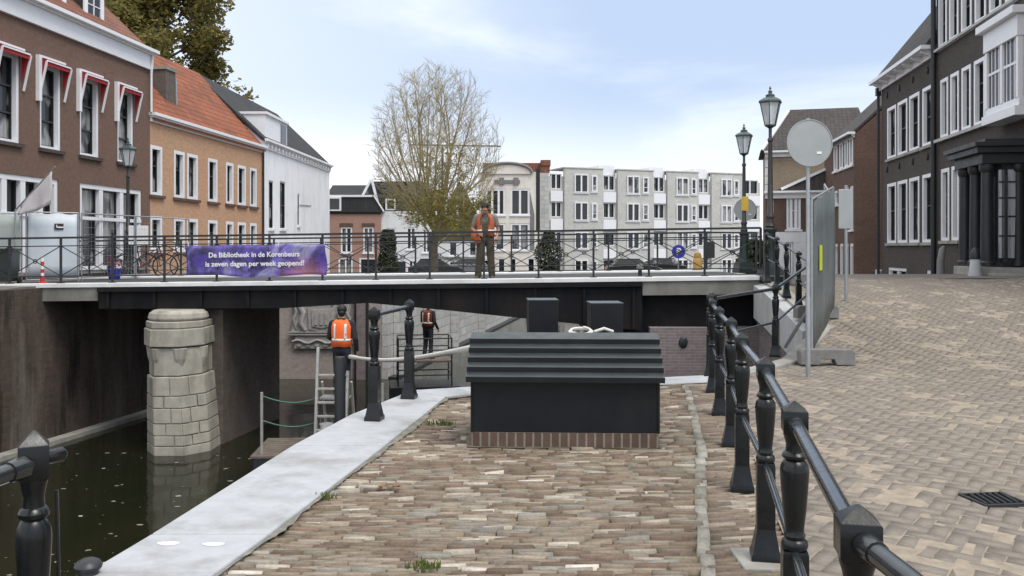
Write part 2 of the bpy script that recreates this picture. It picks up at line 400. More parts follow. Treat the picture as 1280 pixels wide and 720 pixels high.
M['chimney'] = brick('grey chimney brick', (.15,.125,.11), (.12,.10,.09), (.13,.12,.11))
_b=M['tarp'].node_tree.nodes['Principled BSDF']; _b.inputs['Alpha'].default_value=.78
M['splash'] = basic('dried white splash', (.60,.61,.62), .8, amt=.2, scale=30, bmp=.1)
M['mortar'] = basic('crumbly grey mortar', (.20,.19,.165), .95, amt=.35, scale=14, bmp=.6, bscale=60, stain=(.10,.11,.05), sscale=3)
M['basalt'] = basic('granite sett', (.34,.31,.25), .85, amt=.3, scale=9, bmp=.5, bscale=30, stain=(.13,.14,.06), sscale=3)

def lantern_glass():
    m, nt, b = nm('frosted lantern glass')
    b.inputs['Base Color'].default_value = (.88,.92,.93,1); b.inputs['Roughness'].default_value = .3
    b.inputs['Transmission Weight'].default_value = .5; b.inputs['Alpha'].default_value = 1
    return m
M['lantern'] = lantern_glass()
def water_mat():
    m, nt, b = nm('canal water')
    v = coords(nt, scale=(1,1,1))
    n1 = noise(nt, v, 1.3, 3, .5); n2 = noise(nt, v, 9, 3, .5)
    setc(nt, b, ramp(nt, noise(nt, v, .35, 5), [(.3, (.009,.011,.005)), (.7, (.017,.017,.009))]))
    b.inputs['Roughness'].default_value = .07; b.inputs['IOR'].default_value = 1.33
    h = math_(nt, 'ADD', n1, math_(nt, 'MULTIPLY', n2, .12)); bump(nt, b, h, .22, .05)
    return m
M['water'] = water_mat()
def banner_mat():
    m, nt, b = nm('purple banner print')
    v = coords(nt, scale=(1,1,1))
    n1 = noise(nt, v, 1.7, 5, .6, .8); n2 = noise(nt, v, 4.5, 3, .6, 1.2)
    c = ramp(nt, n1, [(.30, (.03,.022,.13)), (.42, (.12,.08,.40)), (.50, (.045,.045,.09)), (.58, (.16,.12,.48)), (.66, (.30,.29,.42)), (.74, (.10,.08,.34))])
    c = mixc(nt, ramp(nt, n2, [(.6, 0.0), (.72, .6)]), c, (.16,.12,.55))
    sp = nt.nodes.new('ShaderNodeSeparateXYZ'); nt.links.new(v, sp.inputs[0])
    spot = nd(nt, 'ShaderNodeTexGradient', _gradient_type='SPHERICAL', Vector=nd(nt, 'ShaderNodeMapping', Vector=v, Location=(-4.0,0,-.1), Scale=(1.5,1.5,1.5)).outputs[0])
    c = mixc(nt, math_(nt, 'MULTIPLY', spot.outputs[1], .5), c, (.75,.25,.2))
    setc(nt, b, c); b.inputs['Roughness'].default_value = .35
    return m
M['banner'] = banner_mat()
# ================================================================== terrain profiles
def zr(y):    # right bank street height
    if y < 19.5: return .92*sm((y-12)/7.5)
    return interp(y, [(19.5,.92),(24,.92),(31,.52),(40,.25),(60,-.3),(70,-.8),(400,-.8)])
def zl(y):    # left bank street height
    return interp(y, [(0,.30),(14,.62),(20,.78),(26,.78),(40,.30),(60,-.3),(70,-.8),(400,-.8)])
def zbr(x): return interp(x, [(-13,.77),(-11.5,.78),(0,.925),(5.3,1.0),(8,.97)])
def ynear(x): return 18.9-.057*(x-5.3)
def ysteps(a, b, n): return [a+(b-a)*i/n for i in range(n+1)]

# ------------------------------------------------------------------ canal bed / ground sheet / water
g = MB(); g.quad((-1500,-1500,-4.2),(1500,-1500,-4.2),(1500,1500,-4.2),(-1500,1500,-4.2)); struct(g.build('ground', M['sand']))
w = MB(); w.quad((-14,-12,WATER),(16,-12,WATER),(16,72,WATER),(-14,72,WATER)); struct(w.build('water', M['water']))

# left bank: polyline of the quay edge
LQ = [(-14.6,0),(-12.0,13.2),(-10.9,18.7),(-9.75,24.4),(-9.75,30.0),(-4.4,30.0),(.75,61),(1.2,72)]
def bank(name, edge, far_x, zf, mat, dy=1.0, bottom=-4.0, y_end=72):
    mb = MB(); pts = []
    for (x0,y0),(x1,y1) in zip(edge, edge[1:]):
        n = max(1, int(abs(y1-y0)/dy))
        for i in range(n): pts.append((lerp(x0,x1,i/n), lerp(y0,y1,i/n)))
    pts.append(edge[-1])
    vs = []; fs = []
    for (x,y) in pts: vs += [(x,y,zf(y)),(far_x,y,zf(y)),(x,y,bottom)]
    for i in range(len(pts)-1):
        a = 3*i; b = a+3
        fs += [(a,a+1,b+1,b),(a,b,b+2,a+2)]
    mb.add(vs, fs); return mb.build(name, mat, smooth=40)
struct(bank('left_bank_street', [(-18,-12)]+LQ, -400, zl, M['asphalt']))
RQ = [(.62,-12),(.72,.4),(.86,1.95),(1.14,3.27),(1.42,4.6),(1.66,5.93),(1.91,7.26),(2.13,8.6),(2.40,9.9),(2.62,11.2),(3.85,12.6),(5.1,14.8),(5.36,18.8),(5.9,24.2),(6.2,26),(12,62),(13.5,72)]
rb = struct(bank('street', RQ, 400, lambda y: zr(y)-.05, M['sand'], dy=.5))
fb = MB(); fb.box(-600,600,72,900,-4.0,-.8); struct(fb.build('far_ground', M['asphalt']))
# dark paving of the street beyond the crest
pv = MB(); vs=[]; fs=[]
ys = ysteps(20.6, 71.9, 60)
def rqx(y): return interp(y, [(b,a) for a,b in RQ])
for y in ys: vs += [(rqx(y)+.35,y,zr(y)),(60,y,zr(y))]
for i in range(len(ys)-1): fs.append((2*i,2*i+1,2*i+3,2*i+2))
pv.add(vs,fs); struct(pv.build('far_street_paving', M['asphalt'], smooth=60))

# ------------------------------------------------------------------ brick paving made of single stones
def pave(name, cen, ang, L, Wd, zf, cols, mat, jz=.005, jt=.012, gap=.006, ins=.007, tint=.12, h=.05):
    cen = np.asarray(cen); ang = np.asarray(ang); n = len(cen)
    L = L*(1+RNG.uniform(-.04,.02,n)); Wd = Wd*(1+RNG.uniform(-.10,.02,n))
    ca, sa = np.cos(ang), np.sin(ang)
    z0 = np.array([zf(x,y) for x,y in cen])
    e = .05
    gx = np.array([(zf(x+e,y)-zf(x-e,y))/(2*e) for x,y in cen]); gy = np.array([(zf(x,y+e)-zf(x,y-e))/(2*e) for x,y in cen])
    odd = np.where(RNG.random(n)<.06, 3.0, 1.0)
    gx = gx+RNG.normal(0,jt*.6,n)*odd; gy = gy+RNG.normal(0,jt,n)*odd; dz = RNG.normal(0,jz,n)*np.where(odd>1,1.4,1)
    V = np.zeros((n,8,3))
    k = 0
    for (ii, zz) in ((0,-h),(ins,0)):
        for (sx,sy) in ((-1,-1),(1,-1),(1,1),(-1,1)):
            lx = sx*(L/2-gap/2-ii); ly = sy*(Wd/2-gap/2-ii)
            if ii: lx = lx+RNG.normal(0,.0025,n); ly = ly+RNG.normal(0,.0025,n)
            X = lx*ca-ly*sa; Y = lx*sa+ly*ca
            V[:,k,0] = cen[:,0]+X; V[:,k,1] = cen[:,1]+Y
            V[:,k,2] = z0+dz+gx*X+gy*Y+(zz if zz else 0); k += 1
    # bevel ring: lift a third ring a little under the top
    F0 = np.array([[4,5,6,7],[0,1,5,4],[1,2,6,5],[2,3,7,6],[3,0,4,7]])
    Fc = (F0[None]+8*np.arange(n)[:,None,None]).reshape(-1,4)
    me = bpy.data.meshes.new(name); me.vertices.add(n*8); me.vertices.foreach_set('co', V.ravel())
    me.loops.add(len(Fc)*4); me.loops.foreach_set('vertex_index', Fc.ravel().astype(np.int32))
    me.polygons.add(len(Fc)); me.polygons.foreach_set('loop_start', np.arange(0,len(Fc)*4,4,dtype=np.int32))
    me.update(calc_edges=True); me.validate()
    return me, n
PAL_P = [((.235,.17,.115),4),((.30,.235,.165),5),((.36,.295,.215),4),((.175,.122,.085),3),((.52,.45,.35),1.8),((.27,.225,.17),4),((.66,.59,.48),.6),((.23,.155,.11),1.6),((.33,.30,.245),2)]
PAL_S = [((.275,.237,.20),5),((.305,.262,.22),5),((.26,.222,.188),4),((.225,.19,.162),.8),((.32,.277,.235),1.5),((.30,.25,.21),3),((.255,.21,.175),.6)]
def finish_pave(me, n, pal, mat, name, tintv=(.90,.91,.94)):
    c = np.array([p[0] for p in pal]); w_ = np.array([p[1] for p in pal]); w_ = w_/w_.sum()
    ci = c[RNG.choice(len(c), n, p=w_)]*(1+RNG.normal(0,.10,(n,1)))*(1+RNG.normal(0,.012,(n,3)))
    ci = ci*np.array(tintv); ci = np.clip(ci,0.01,1)
    rgba_ = np.ones((n,20,4)); rgba_[:,:,:3] = ci[:,None,:]
    at = me.color_attributes.new('bc','FLOAT_COLOR','CORNER'); at.data.foreach_set('color', rgba_.ravel())
    me.materials.append(mat); o = bpy.data.objects.new(name, me); COL.objects.link(o); return struct(o)
def inside(p, poly):
    x,y = p; c = False; j = len(poly)-1
    for i in range(len(poly)):
        xi,yi = poly[i]; xj,yj = poly[j]
        if (yi>y)!=(yj>y) and x < (xj-xi)*(y-yi)/(yj-yi)+xi: c = not c
        j = i
    return c
# promenade ---------------------------------------------------------
OUT = [(-1.40,-12),(-1.40,2.6),(-2.16,3.9),(-2.11,4.37),(-2.03,4.95),(-1.79,7.17),(-1.55,8.54),(-1.13,9.96),(-.46,10.22),(2.62,11.2)]
INN = [(-1.05,-12),(-1.05,2.9),(-1.50,3.9),(-1.47,4.37),(-1.26,5.78),(-.89,8.15),(-.77,9.3),(-.42,9.72),(2.30,10.6)]
RL  = [(.62,-12),(.72,.4),(.80,1.95),(1.06,3.27),(1.325,4.6),(1.56,5.93),(1.81,7.26),(2.03,8.6),(2.30,9.9),(2.42,10.6)]
def rlx(y): return interp(y, [(b,a) for a,b in RL])
pb = MB(); pb.prism([(p[0],p[1]) for p in OUT]+[(2.62,11.2)]+[(x+.07,y) for x,y in RL[::-1]], -4.0, -.022); struct(pb.build('promenade', M['joint_dark']))
def gutx(y): return interp(y, [(0,.30),(4.4,.98),(5.5,1.18),(7.2,1.55),(10.0,2.0),(10.6,2.06)])
poly = [(x-.1,y) for x,y in INN]+[(x,y) for x,y in [(2.05,10.62)]]+[(gutx(y)-.06,y) for y in (10.4,9,7.2,5.5,4.4,2,-1,-12)]
cen=[];ang=[]
BL,BW=.185,.0505
row=0; y=-1.2
while y<10.7:
    x=-2.6+RNG.uniform(0,BL)
    tilt=.012*math.sin(row*.7)
    while x<2.4:
        xx=x+RNG.normal(0,.006); yy=y+.02*math.sin(x*1.7+row*.05)+RNG.normal(0,.003)
        if inside((xx,yy),poly) and not (-.33<xx<1.16 and 7.24<yy<8.0): cen.append((xx,yy)); ang.append(tilt+RNG.normal(0,.012))
        x+=BL*RNG.choice([1,1,1,.96,1.04])
    y+=BW; row+=1
me,n=pave('promenade_paving',cen,ang,BL,BW,lambda x,y: .012*math.sin(x*1.3+y*.6)*math.sin(y*.9),[(1,1,1)],None,jz=.0045,jt=.05,gap=.0045,ins=.004)
finish_pave(me,n,PAL_P,M['paver'],'promenade_paving')
# strip between the gutter line and the railing
cen=[];ang=[]; row=0; y=-1.2
while y<10.7:
    a,b=gutx(y)+.09,rlx(y)+.12; x=a-.1+(row%2)*.11
    while x<b:
        if x>a: cen.append((x,y)); ang.append(.15+RNG.normal(0,.01))
        x+=.21
    y+=.0505; row+=1
me,n=pave('paving_strip',cen,ang,.21,.0505,lambda x,y:0.0,[(1,1,1)],None,gap=.005,ins=.004,jz=.003,jt=.03)
finish_pave(me,n,[((.26,.20,.145),4),((.33,.265,.195),4),((.21,.16,.115),3),((.42,.36,.28),2)],M['paver'],'paving_strip')
cen=[];ang=[]; y=-1.0
while y<10.55:
    cen.append((gutx(y)+RNG.normal(0,.004),y)); ang.append(math.atan2(1,.17)+RNG.normal(0,.03)); y+=.215
me,n=pave('gutter_line',cen,ang,.21,.10,lambda x,y:.006,[(1,1,1)],None,gap=.012)
finish_pave(me,n,[((.40,.38,.32),4),((.33,.31,.25),3),((.46,.43,.36),2)],M['paver'],'gutter_line')
# coping stones, cut into slabs with joints
def coping(name, out, inn, z1, mat, slab=1.4):
    mb=MB()
    segs=[]
    def resample(P,n):
        d=[0]
        for a,b in zip(P,P[1:]): d.append(d[-1]+math.dist(a,b))
        return [(interp(t,list(zip(d,[p[0] for p in P]))),interp(t,list(zip(d,[p[1] for p in P])))) for t in [d[-1]*i/n for i in range(n+1)]], d[-1]
    _,Lt=resample(out,1); n=int(Lt/.35)
    # match by construction points
    A=[];B=[]
    for (a0,a1,b0,b1) in zip(out,out[1:],inn,inn[1:]):
        k=max(1,int(round(math.dist(a0,a1)/slab)))
        for i in range(k):
            q=[(lerp(a0[0],a1[0],t),lerp(a0[1],a1[1],t)) for t in ((i+.0022)/k,(i+.9978)/k)]
            r=[(lerp(b0[0],b1[0],t),lerp(b0[1],b1[1],t)) for t in ((i+.0022)/k,(i+.9978)/k)]
            mb.prism([q[0],q[1],r[1],r[0]],-.30,z1+RNG.normal(0,.001))
    return struct(mb.build(name,mat,bevel=.010))
co=OUT[1:]; ci=[INN[1],INN[2],(-1.47,4.37),(-1.37,4.95),(-1.04,7.17),(-.85,8.54),(-.72,9.55),(-.42,9.72),(2.38,10.62)]
coping('coping',co[:2]+co[2:],ci[:1]+[(-1.52,3.9)]+ci[2:],.022,M['coping'],2.4)
# crumbling mortar between coping and bricks, and soil along the base of the box
def ragged(name,pts,w0,w1,mat,z):
    mb=MB(); vs=[]; n=0; wv=.5
    for (a,b) in zip(pts,pts[1:]):
        a,b=Vector(a),Vector(b); d=(b-a).normalized(); nr=Vector((d.y,-d.x)); k=max(2,int((b-a).length/.06))
        for i in range(k+1):
            p=a.lerp(b,i/k); wv=min(1,max(0,wv+random.uniform(-.3,.3))); q=p+nr*lerp(w0,w1,wv); vs+=[(p.x-nr.x*.02,p.y-nr.y*.02,z),(q.x,q.y,z-.004)]; n+=1
    mb.add(vs,[(2*i,2*i+1,2*i+3,2*i+2) for i in range(n-1)]); return struct(mb.build(name,mat,smooth=80))
ragged('mortar_strip',ci[1:9],.015,.075,M['mortar'],.011)
ragged('soil_strip',[(-.37,7.95),(-.335,7.215),(1.195,7.15),(1.23,7.85)][::1],.01,.05,M['joint_dark'],.010)
# kerb stones along the street edge beyond the promenade
kb=MB()
EDGE=[(2.62,11.2),(3.85,12.6),(5.1,14.8),(5.36,18.7)]
for (a,b) in zip(EDGE,EDGE[1:]):
    k=max(1,int(round(math.dist(a,b)/1.0)))
    d=(Vector(b)-Vector(a)).normalized(); nr=Vector((d.y,-d.x))
    for i in range(k):
        p=Vector(a).lerp(Vector(b),i/k); q=Vector(a).lerp(Vector(b),(i+1)/k)
        p2=p+nr*.26; q2=q+nr*.26
        z0,z1=zr(p.y)+.03,zr(q.y)+.03
        kb.add([(p.x,p.y,z0-.5),(q.x,q.y,z1-.5),(q2.x,q2.y,z1-.5),(p2.x,p2.y,z0-.5),(p.x,p.y,z0),(q.x,q.y,z1),(q2.x,q2.y,z1),(p2.x,p2.y,z0)],
          [(0,3,2,1),(4,5,6,7),(0,1,5,4),(1,2,6,5),(2,3,7,6),(3,0,4,7)])
struct(kb.build('street_kerb',M['concrete_dirty'],bevel=.012))
# street paving, herringbone ------------------------------------------
def street_ok(x,y):
    if y<.2 or y>20.8: return False
    e=rqx(y)+ (.03 if y<11.2 else .20)
    if y>18.7: e=5.6
    return e+.06<x<.64*y+2.6 and not (2.955<x<3.215 and 5.53<y<5.75)
cen=[];ang=[]; w1=.103; th=R(45+9)
ct,st=math.cos(th),math.sin(th)
for i in range(-140,260):
    for j in range(-160,240):
        c=(i-j)%4
        if c==0: a,b,t=i+1,j+.5,0
        elif c==2: a,b,t=i+.5,j,math.pi/2
        else: continue
        X=(a*ct-b*st)*w1+3; Y=(a*st+b*ct)*w1+5
        if street_ok(X,Y): cen.append((X,Y)); ang.append(th+t+RNG.normal(0,.015))
def zst(x,y): return zr(y)+.013*math.sin(x*1.1+.4*y)*math.sin(y*.8)+.010*math.sin(x*2.3-y*1.9)
me,n=pave('street_paving',cen,ang,2*w1,w1,zst,[(1,1,1)],None,jz=.002,jt=.015,gap=.0008,ins=.0022)
finish_pave(me,n,PAL_S,M['street_paver'],'street_paving',(.99,.945,.895))
sv=[];sf=[];nxs=64;sy=[.1+.16*i for i in range(130)]
for y in sy:
    x0=rqx(y)+(.05 if y<11.2 else .22); x0=5.6 if y>18.7 else x0; x1=.64*y+2.75
    for i in range(nxs):
        x=lerp(x0,x1,i/(nxs-1)); q=.0028*math.sin(x*2.9+1.7*y)*math.sin(y*2.3-x*1.1)+.0022*math.sin(x*6.1-y*3.7)*math.sin(y*5.2+x)
        sv.append((x,y,zst(x,y)-.0028+q-(.03 if (2.85<x<3.32 and 5.35<y<5.95) else 0)))
for j in range(len(sy)-1):
    for i in range(nxs-1): a=j*nxs+i; sf.append((a,a+1,a+nxs+1,a+nxs))
sm_=MB(); sm_.add(sv,sf); struct(sm_.build('street_sand',M['sand'],smooth=80))
print('pavers',n)
# drain
dr=empty('drain_grate',(3.085,5.64,zst(3.085,5.64)+.006),R(8),'rusty black iron drain grate set in the street paving','drain')
f=MB(); f.box(-.155,.155,-.135,-.115,-.06,.010).box(-.155,.155,.115,.135,-.06,.010).box(-.155,-.135,-.115,.115,-.06,.010).box(.135,.155,-.115,.115,-.06,.010)
f.build('frame',M['black_matt'],dr,bevel=.003)
f=MB()
for k in range(6): f.bar((-.13+.043*k,-.114,.004),(-.085+.043*k,.114,.004),.016,.02)
f.build('grate_bars',M['black_matt'],dr)
f=MB(); f.box(-.135,.135,-.115,.115,-.04,-.03); f.build('pit',M['joint_dark'],dr)
# weeds
def tuft(x,y,r,n,label):
    mb=MB()
    for k in range(n):
        a=random.uniform(0,6.28); q=r*math.sqrt(random.random()); px,py=x+q*math.cos(a)*1.6,y+q*math.sin(a)*.7
        h=random.uniform(.012,.04); a2=random.uniform(0,6.28); dx,dy=.006*math.cos(a2),.006*math.sin(a2); l=random.uniform(-.02,.02)
        mb.add([(px-dx,py-dy,-.01),(px+dx,py+dy,-.01),(px+l+dx*.4,py+l*.6,h),(px+l-dx*.4,py+l*.6,h)],[(0,1,2,3)])
    o=mb.build('weed_tuft',M['grass'],loc=(x,y,0),recalc=False); tag(o,label,'weed','weeds in the paving joints')
tuft(-.45,4.50,.06,60,'small green weed tuft at the bottom edge of the promenade bricks')
tuft(-.66,8.15,.09,90,'low mossy weed beside the coping behind the second railing post')
tuft(-1.22,5.75,.05,40,'tiny weed in the joint where bricks meet the pale coping')
lv=MB()
for k in range(16):
    x,y=-.83+random.uniform(-.08,.08),5.95+random.uniform(-.025,.025); a=random.uniform(0,6.28); s=.025; z=.012+random.uniform(0,.012)
    lv.add([(x+s*math.cos(a+q)*random.uniform(.6,1.2),y+.6*s*math.sin(a+q),z+random.uniform(-.004,.006)) for q in (0,1.57,3.14,4.71)],[(0,1,2,3)])
tag(lv.build('leaf_litter',M['rust'],loc=(-.83,5.95,0)),'dead brown leaves lying on the promenade bricks','leaves')

# ================================================================== quay walls
def wallslab(name,pts,z0,z1f,th,mat,label,side=1):
    rt=empty(name,(pts[0][0],pts[0][1],z0),0,label,'quay wall')
    mb=MB()
    for a,b in zip(pts,pts[1:]):
        a,b=Vector(a),Vector(b); d=(b-a).normalized(); nr=Vector((d.y,-d.x))*side*th
        za,zb=z1f(a.y),z1f(b.y)
        q=[a,b,b+nr,a+nr]; zz=[za,zb,zb,za]
        mb.add([(p.x,p.y,z0) for p in q]+[(p.x,p.y,z) for p,z in zip(q,zz)],[(0,3,2,1),(4,5,6,7),(0,1,5,4),(1,2,6,5),(2,3,7,6),(3,0,4,7)])
    mb.build('wall_face',mat,rt,world=True); return rt
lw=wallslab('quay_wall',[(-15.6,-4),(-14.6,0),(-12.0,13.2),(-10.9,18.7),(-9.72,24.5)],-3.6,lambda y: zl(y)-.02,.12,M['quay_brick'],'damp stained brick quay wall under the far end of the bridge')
f=MB()
P=[(-14.46,0),(-11.86,13.2),(-10.76,18.7),(-9.6,24.5)]
for a,b in zip(P,P[1:]):
    a,b=Vector(a),Vector(b); nr=Vector(((b-a).y,-(b-a).x)).normalized()*.30
    f.add([(p.x,p.y,z) for z in (-3.3,WATER+.10) for p in (a,b,b+nr,a+nr)],[(0,3,2,1),(4,5,6,7),(0,1,5,4),(1,2,6,5),(2,3,7,6),(3,0,4,7)])
f.build('footing_ledge',M['concrete_dirty'],lw,world=True)
rw=wallslab('quay_wall',[(-1.42,-6),(-1.42,2.6),(-2.18,3.9),(-1.81,7.17),(-1.57,8.54),(-1.15,9.98),(-.47,10.25),(2.62,11.23)],-3.6,lambda y:-.29,.10,M['quay_brick'],'brick quay wall below the pale coping of the promenade',-1)
sw=wallslab('quay_wall',[(2.62,11.22),(3.85,12.6),(5.1,14.8),(5.36,18.75)],-3.6,lambda y: zr(y)-.47,.10,M['purple_brick'],'purple brick quay wall under the sloping street kerb',-1)
# the sloping pale band on the street's canal face
f=MB()
a,b=(5.1,14.8),(5.36,18.72)
for i in range(4):
    p=Vector(a).lerp(Vector(b),i/4); q=Vector(a).lerp(Vector(b),(i+1)/4); n_=Vector((-.22,.0))
    f.add([(p.x,p.y,zr(p.y)-.75),(q.x,q.y,zr(q.y)-.75),(q.x+n_.x,q.y,zr(q.y)-.75),(p.x+n_.x,p.y,zr(p.y)-.75),(p.x,p.y,zr(p.y)-.02),(q.x,q.y,zr(q.y)-.02),(q.x+n_.x,q.y,zr(q.y)-.06),(p.x+n_.x,p.y,zr(p.y)-.06)],
      [(0,3,2,1),(4,5,6,7),(0,1,5,4),(1,2,6,5),(2,3,7,6),(3,0,4,7)])
f.build('concrete_band',M['concrete'],sw,world=True)
# wall with the carved relief, then the stone wall running away
rl=empty('relief_wall',(-9.7,29.9,-3.6),0,'smooth pinkish quay wall with a carved stone relief beyond the bridge','quay wall')
f=MB(); f.box(-9.74,-4.38,29.72,29.98,-3.6,.45); f.build('wall_face',M['relief_wall'],rl,world=True)
f=MB(); x0,x1=W(365,400,29.7).x,W(441,400,29.7).x; cx=(x0+x1)/2
prof=[(x0+.1,-1.75),(x1-.05,-1.75),(x1+.02,-1.55),(x1-.1,-1.3),(x1-.02,-1.2),(x1-.12,-.7),(x1-.02,-.2),(x1-.25,.2),(cx,.36),(x0+.25,.2),(x0+.05,-.15),(x0+.2,-.4),(x0,-1.15),(x0+.12,-1.35)]
f.extr_v([(x,z) for x,z in prof],29.60,29.73)
for z in (-1.30,-1.22): f.box(x0-.06,x1+.05,29.53,29.62,z,z+.045)
f.extr_v([(cx-.42,-1.1),(cx,-1.2),(cx+.42,-1.1),(cx+.46,-.35),(cx-.46,-.35)],29.54,29.615)
f.extr_v([(cx-.30,-1.0),(cx,-1.06),(cx+.30,-1.0),(cx+.33,-.45),(cx-.33,-.45)],29.50,29.545)
for k in range(3): f.box(cx-.22+.17*k,cx-.12+.17*k,29.47,29.505,-.95,-.55)
for k in range(5): f.ball((cx-.36+.18*k,29.56,-.26+.05*(2-abs(k-2))),(.075,.05,.09),8,6)
f.box(cx-.42,cx+.42,29.54,29.61,-.345,-.30)
for s_ in (-1,1):
    f.path([(cx+s_*.55,29.57,-1.15),(cx+s_*.70,29.55,-.85),(cx+s_*.60,29.55,-.55),(cx+s_*.74,29.56,-.3),(cx+s_*.62,29.57,-.1)],[.07,.10,.09,.08,.05],8)
    f.path([(cx+s_*.85,29.58,-1.1),(cx+s_*.95,29.57,-.75),(cx+s_*.84,29.57,-.5),(cx+s_*.95,29.58,-.2)],[.03,.05,.05,.03],6)
    f.ball((cx+s_*.66,29.55,-.16),(.11,.07,.10),8,6)
f.path([(x0+.05+(x1-x0-.1)*k/14,29.57,-1.52+.06*math.sin(k*1.3)) for k in range(15)],.05,6)
for k in range(6): f.box(x0+.2+.3*k,x0+.34+.3*k,29.56,29.61,-1.68,-1.60)
f.build('carved_relief',M['relief_stone'],rl,world=True,smooth=40)
f=MB(); xa,xb=W(446,400,29.6).x,W(457,400,29.6).x
f.box(xa,xb,29.50,29.73,-3.6,.45); f.build('pilaster',M['purple_brick'],rl,world=True)
f=MB(); f.box(xa-.09,xa-.005,29.60,29.72,-3.0,.44).box(xb+.005,xb+.09,29.60,29.72,-3.0,.44); f.build('drain_slot',M['black_matt'],rl,world=True)
sg=wallslab('stone_quay_wall',[(-4.4,29.7),(.75,61)],-3.6,lambda y: zl(y)+.02,.22,M['stone_wall'],'grey stone block quay wall running away beyond the bridge')
f=MB()
for y in (30.6,34.5,39,45):
    x=interp(y,[(29.7,-4.4),(61,.75)]); f.box(x+.18,x+.5,y-.35,y+.35,-3.6,zl(y)+.0)
f.build('buttress',M['stone_wall'],sg,world=True)
f=MB(); a,b=Vector((-4.2,29.7)),Vector((.98,61)); nr=Vector((.35,-.05))
f.add([(p.x,p.y,z) for z in (-3.3,WATER+.07) for p in (a,b,b+nr,a+nr)],[(0,3,2,1),(4,5,6,7),(0,1,5,4),(1,2,6,5),(2,3,7,6),(3,0,4,7)])
f.build('footing_ledge',M['black_matt'],sg,world=True)
fw=MB(); fw.box(-30,40,71.6,71.98,-3.6,-.7); tag(fw.build('quay_wall',M['stone_wall'],loc=(5,71.7,-3.6)),'grey quay wall closing the far end of the canal','quay wall')

# ================================================================== bridge
br=empty('bridge',(-2.5,19.4,.5),0,'dark steel bridge crossing the canal over a stone pier','bridge')
XS=[-12.0+.75*i for i in range(24)]+[5.6]
f=MB(); f.strip(XS,lambda x:ynear(x)+.02,lambda x:ynear(x)+5.2,lambda x:zbr(x)-.28,lambda x:zbr(x)); f.build('deck',M['deck'],br,world=True)
f=MB(); f.strip(XS,lambda x:ynear(x)-.06,lambda x:ynear(x)+.34,lambda x:zbr(x)-.06,lambda x:zbr(x)+.035); f.build('near_edge_kerb',M['kerb_white'],br,world=True,bevel=.01).name='edge_kerb'
f=MB(); f.strip(XS,lambda x:ynear(x)+4.45,lambda x:ynear(x)+5.25,lambda x:zbr(x)-.13,lambda x:zbr(x)+.045); f.build('edge_kerb',M['kerb_white'],br,world=True,bevel=.01)
def gx(px): return (px-640)*19.3/1100
def gz(py): return EYE-(py-310)*19.3/1100
BOT=[(gx(100),gz(388)),(gx(350),gz(386)),(gx(460),gz(379)),(gx(560),gz(388)),(gx(660),gz(398)),(gx(800),gz(412)),(gx(905),gz(417))]
XG=[gx(p) for p in (112,180,265,350,405,460,510,560,610,660,730,800)]
f=MB(); f.strip(XG,lambda x:ynear(x)+.0,lambda x:ynear(x)+.10,lambda x:interp(x,BOT),lambda x:zbr(x)-.065)
f.strip(XG,lambda x:ynear(x)-.10,lambda x:ynear(x)+.0-.004,lambda x:zbr(x)-.16,lambda x:zbr(x)-.075)
for x in ysteps(gx(125),gx(790),11): f.box(x-.03,x+.03,ynear(x)-.05,ynear(x)+.0,interp(x,BOT)+.02,zbr(x)-.17)
f.build('fascia_girder',M['steel_dark'],br,world=True)
for k,dy in enumerate((1.3,2.6,3.9,5.05)):
    f=MB(); f.strip(XG+[gx(905)],lambda x:ynear(x)+dy,lambda x:ynear(x)+dy+.12,lambda x:interp(x,BOT)+.03,lambda x:zbr(x)-.285)
    f.build('girder',M['steel_dark'],br,world=True)
f=MB()
for x in XG[1:]: f.box(x-.05,x+.05,ynear(x)+.12,ynear(x)+4.9,interp(x,BOT)+.12,zbr(x)-.29)
f.build('cross_beams',M['steel_dark'],br,world=True)
# counterweight casing behind the box, deeper and darker
f=MB(); f.strip([gx(735),gx(770),gx(800),gx(850),gx(898)],lambda x:ynear(x)+.25,lambda x:ynear(x)+4.6,lambda x:gz(416)-.05,lambda x:zbr(x)-.29); f.strip([4.56,5.32],lambda x:ynear(x)+.52,lambda x:ynear(x)+.70,lambda x:-.30,lambda x:zbr(x)-.29); f.build('counterweight_casing',M['steel_dark'],br,world=True)
for (pa,pb_) in ((0,111),(801,953)):
    xs=[gx(p) for p in ysteps(pa-(60 if pa==0 else 0),pb_,4)]
    f=MB(); f.strip(xs,lambda x:ynear(x)-.02,lambda x:ynear(x)+.5,lambda x:zbr(x)-.36,lambda x:zbr(x)-.065); f.build('end_beam',M['end_beam'],br,world=True)
# abutment under the street side
f=MB(); f.box(2.98,5.5,19.0,24.2,-3.6,gz(408)); f.build('abutment',M['purple_brick'],br,world=True)
f=MB(); f.ball((W(854,428,19).x,19.0,EYE-118*19/1100),(.10,.05,.13)); f.build('drain_hole',M['black_matt'],br,world=True)

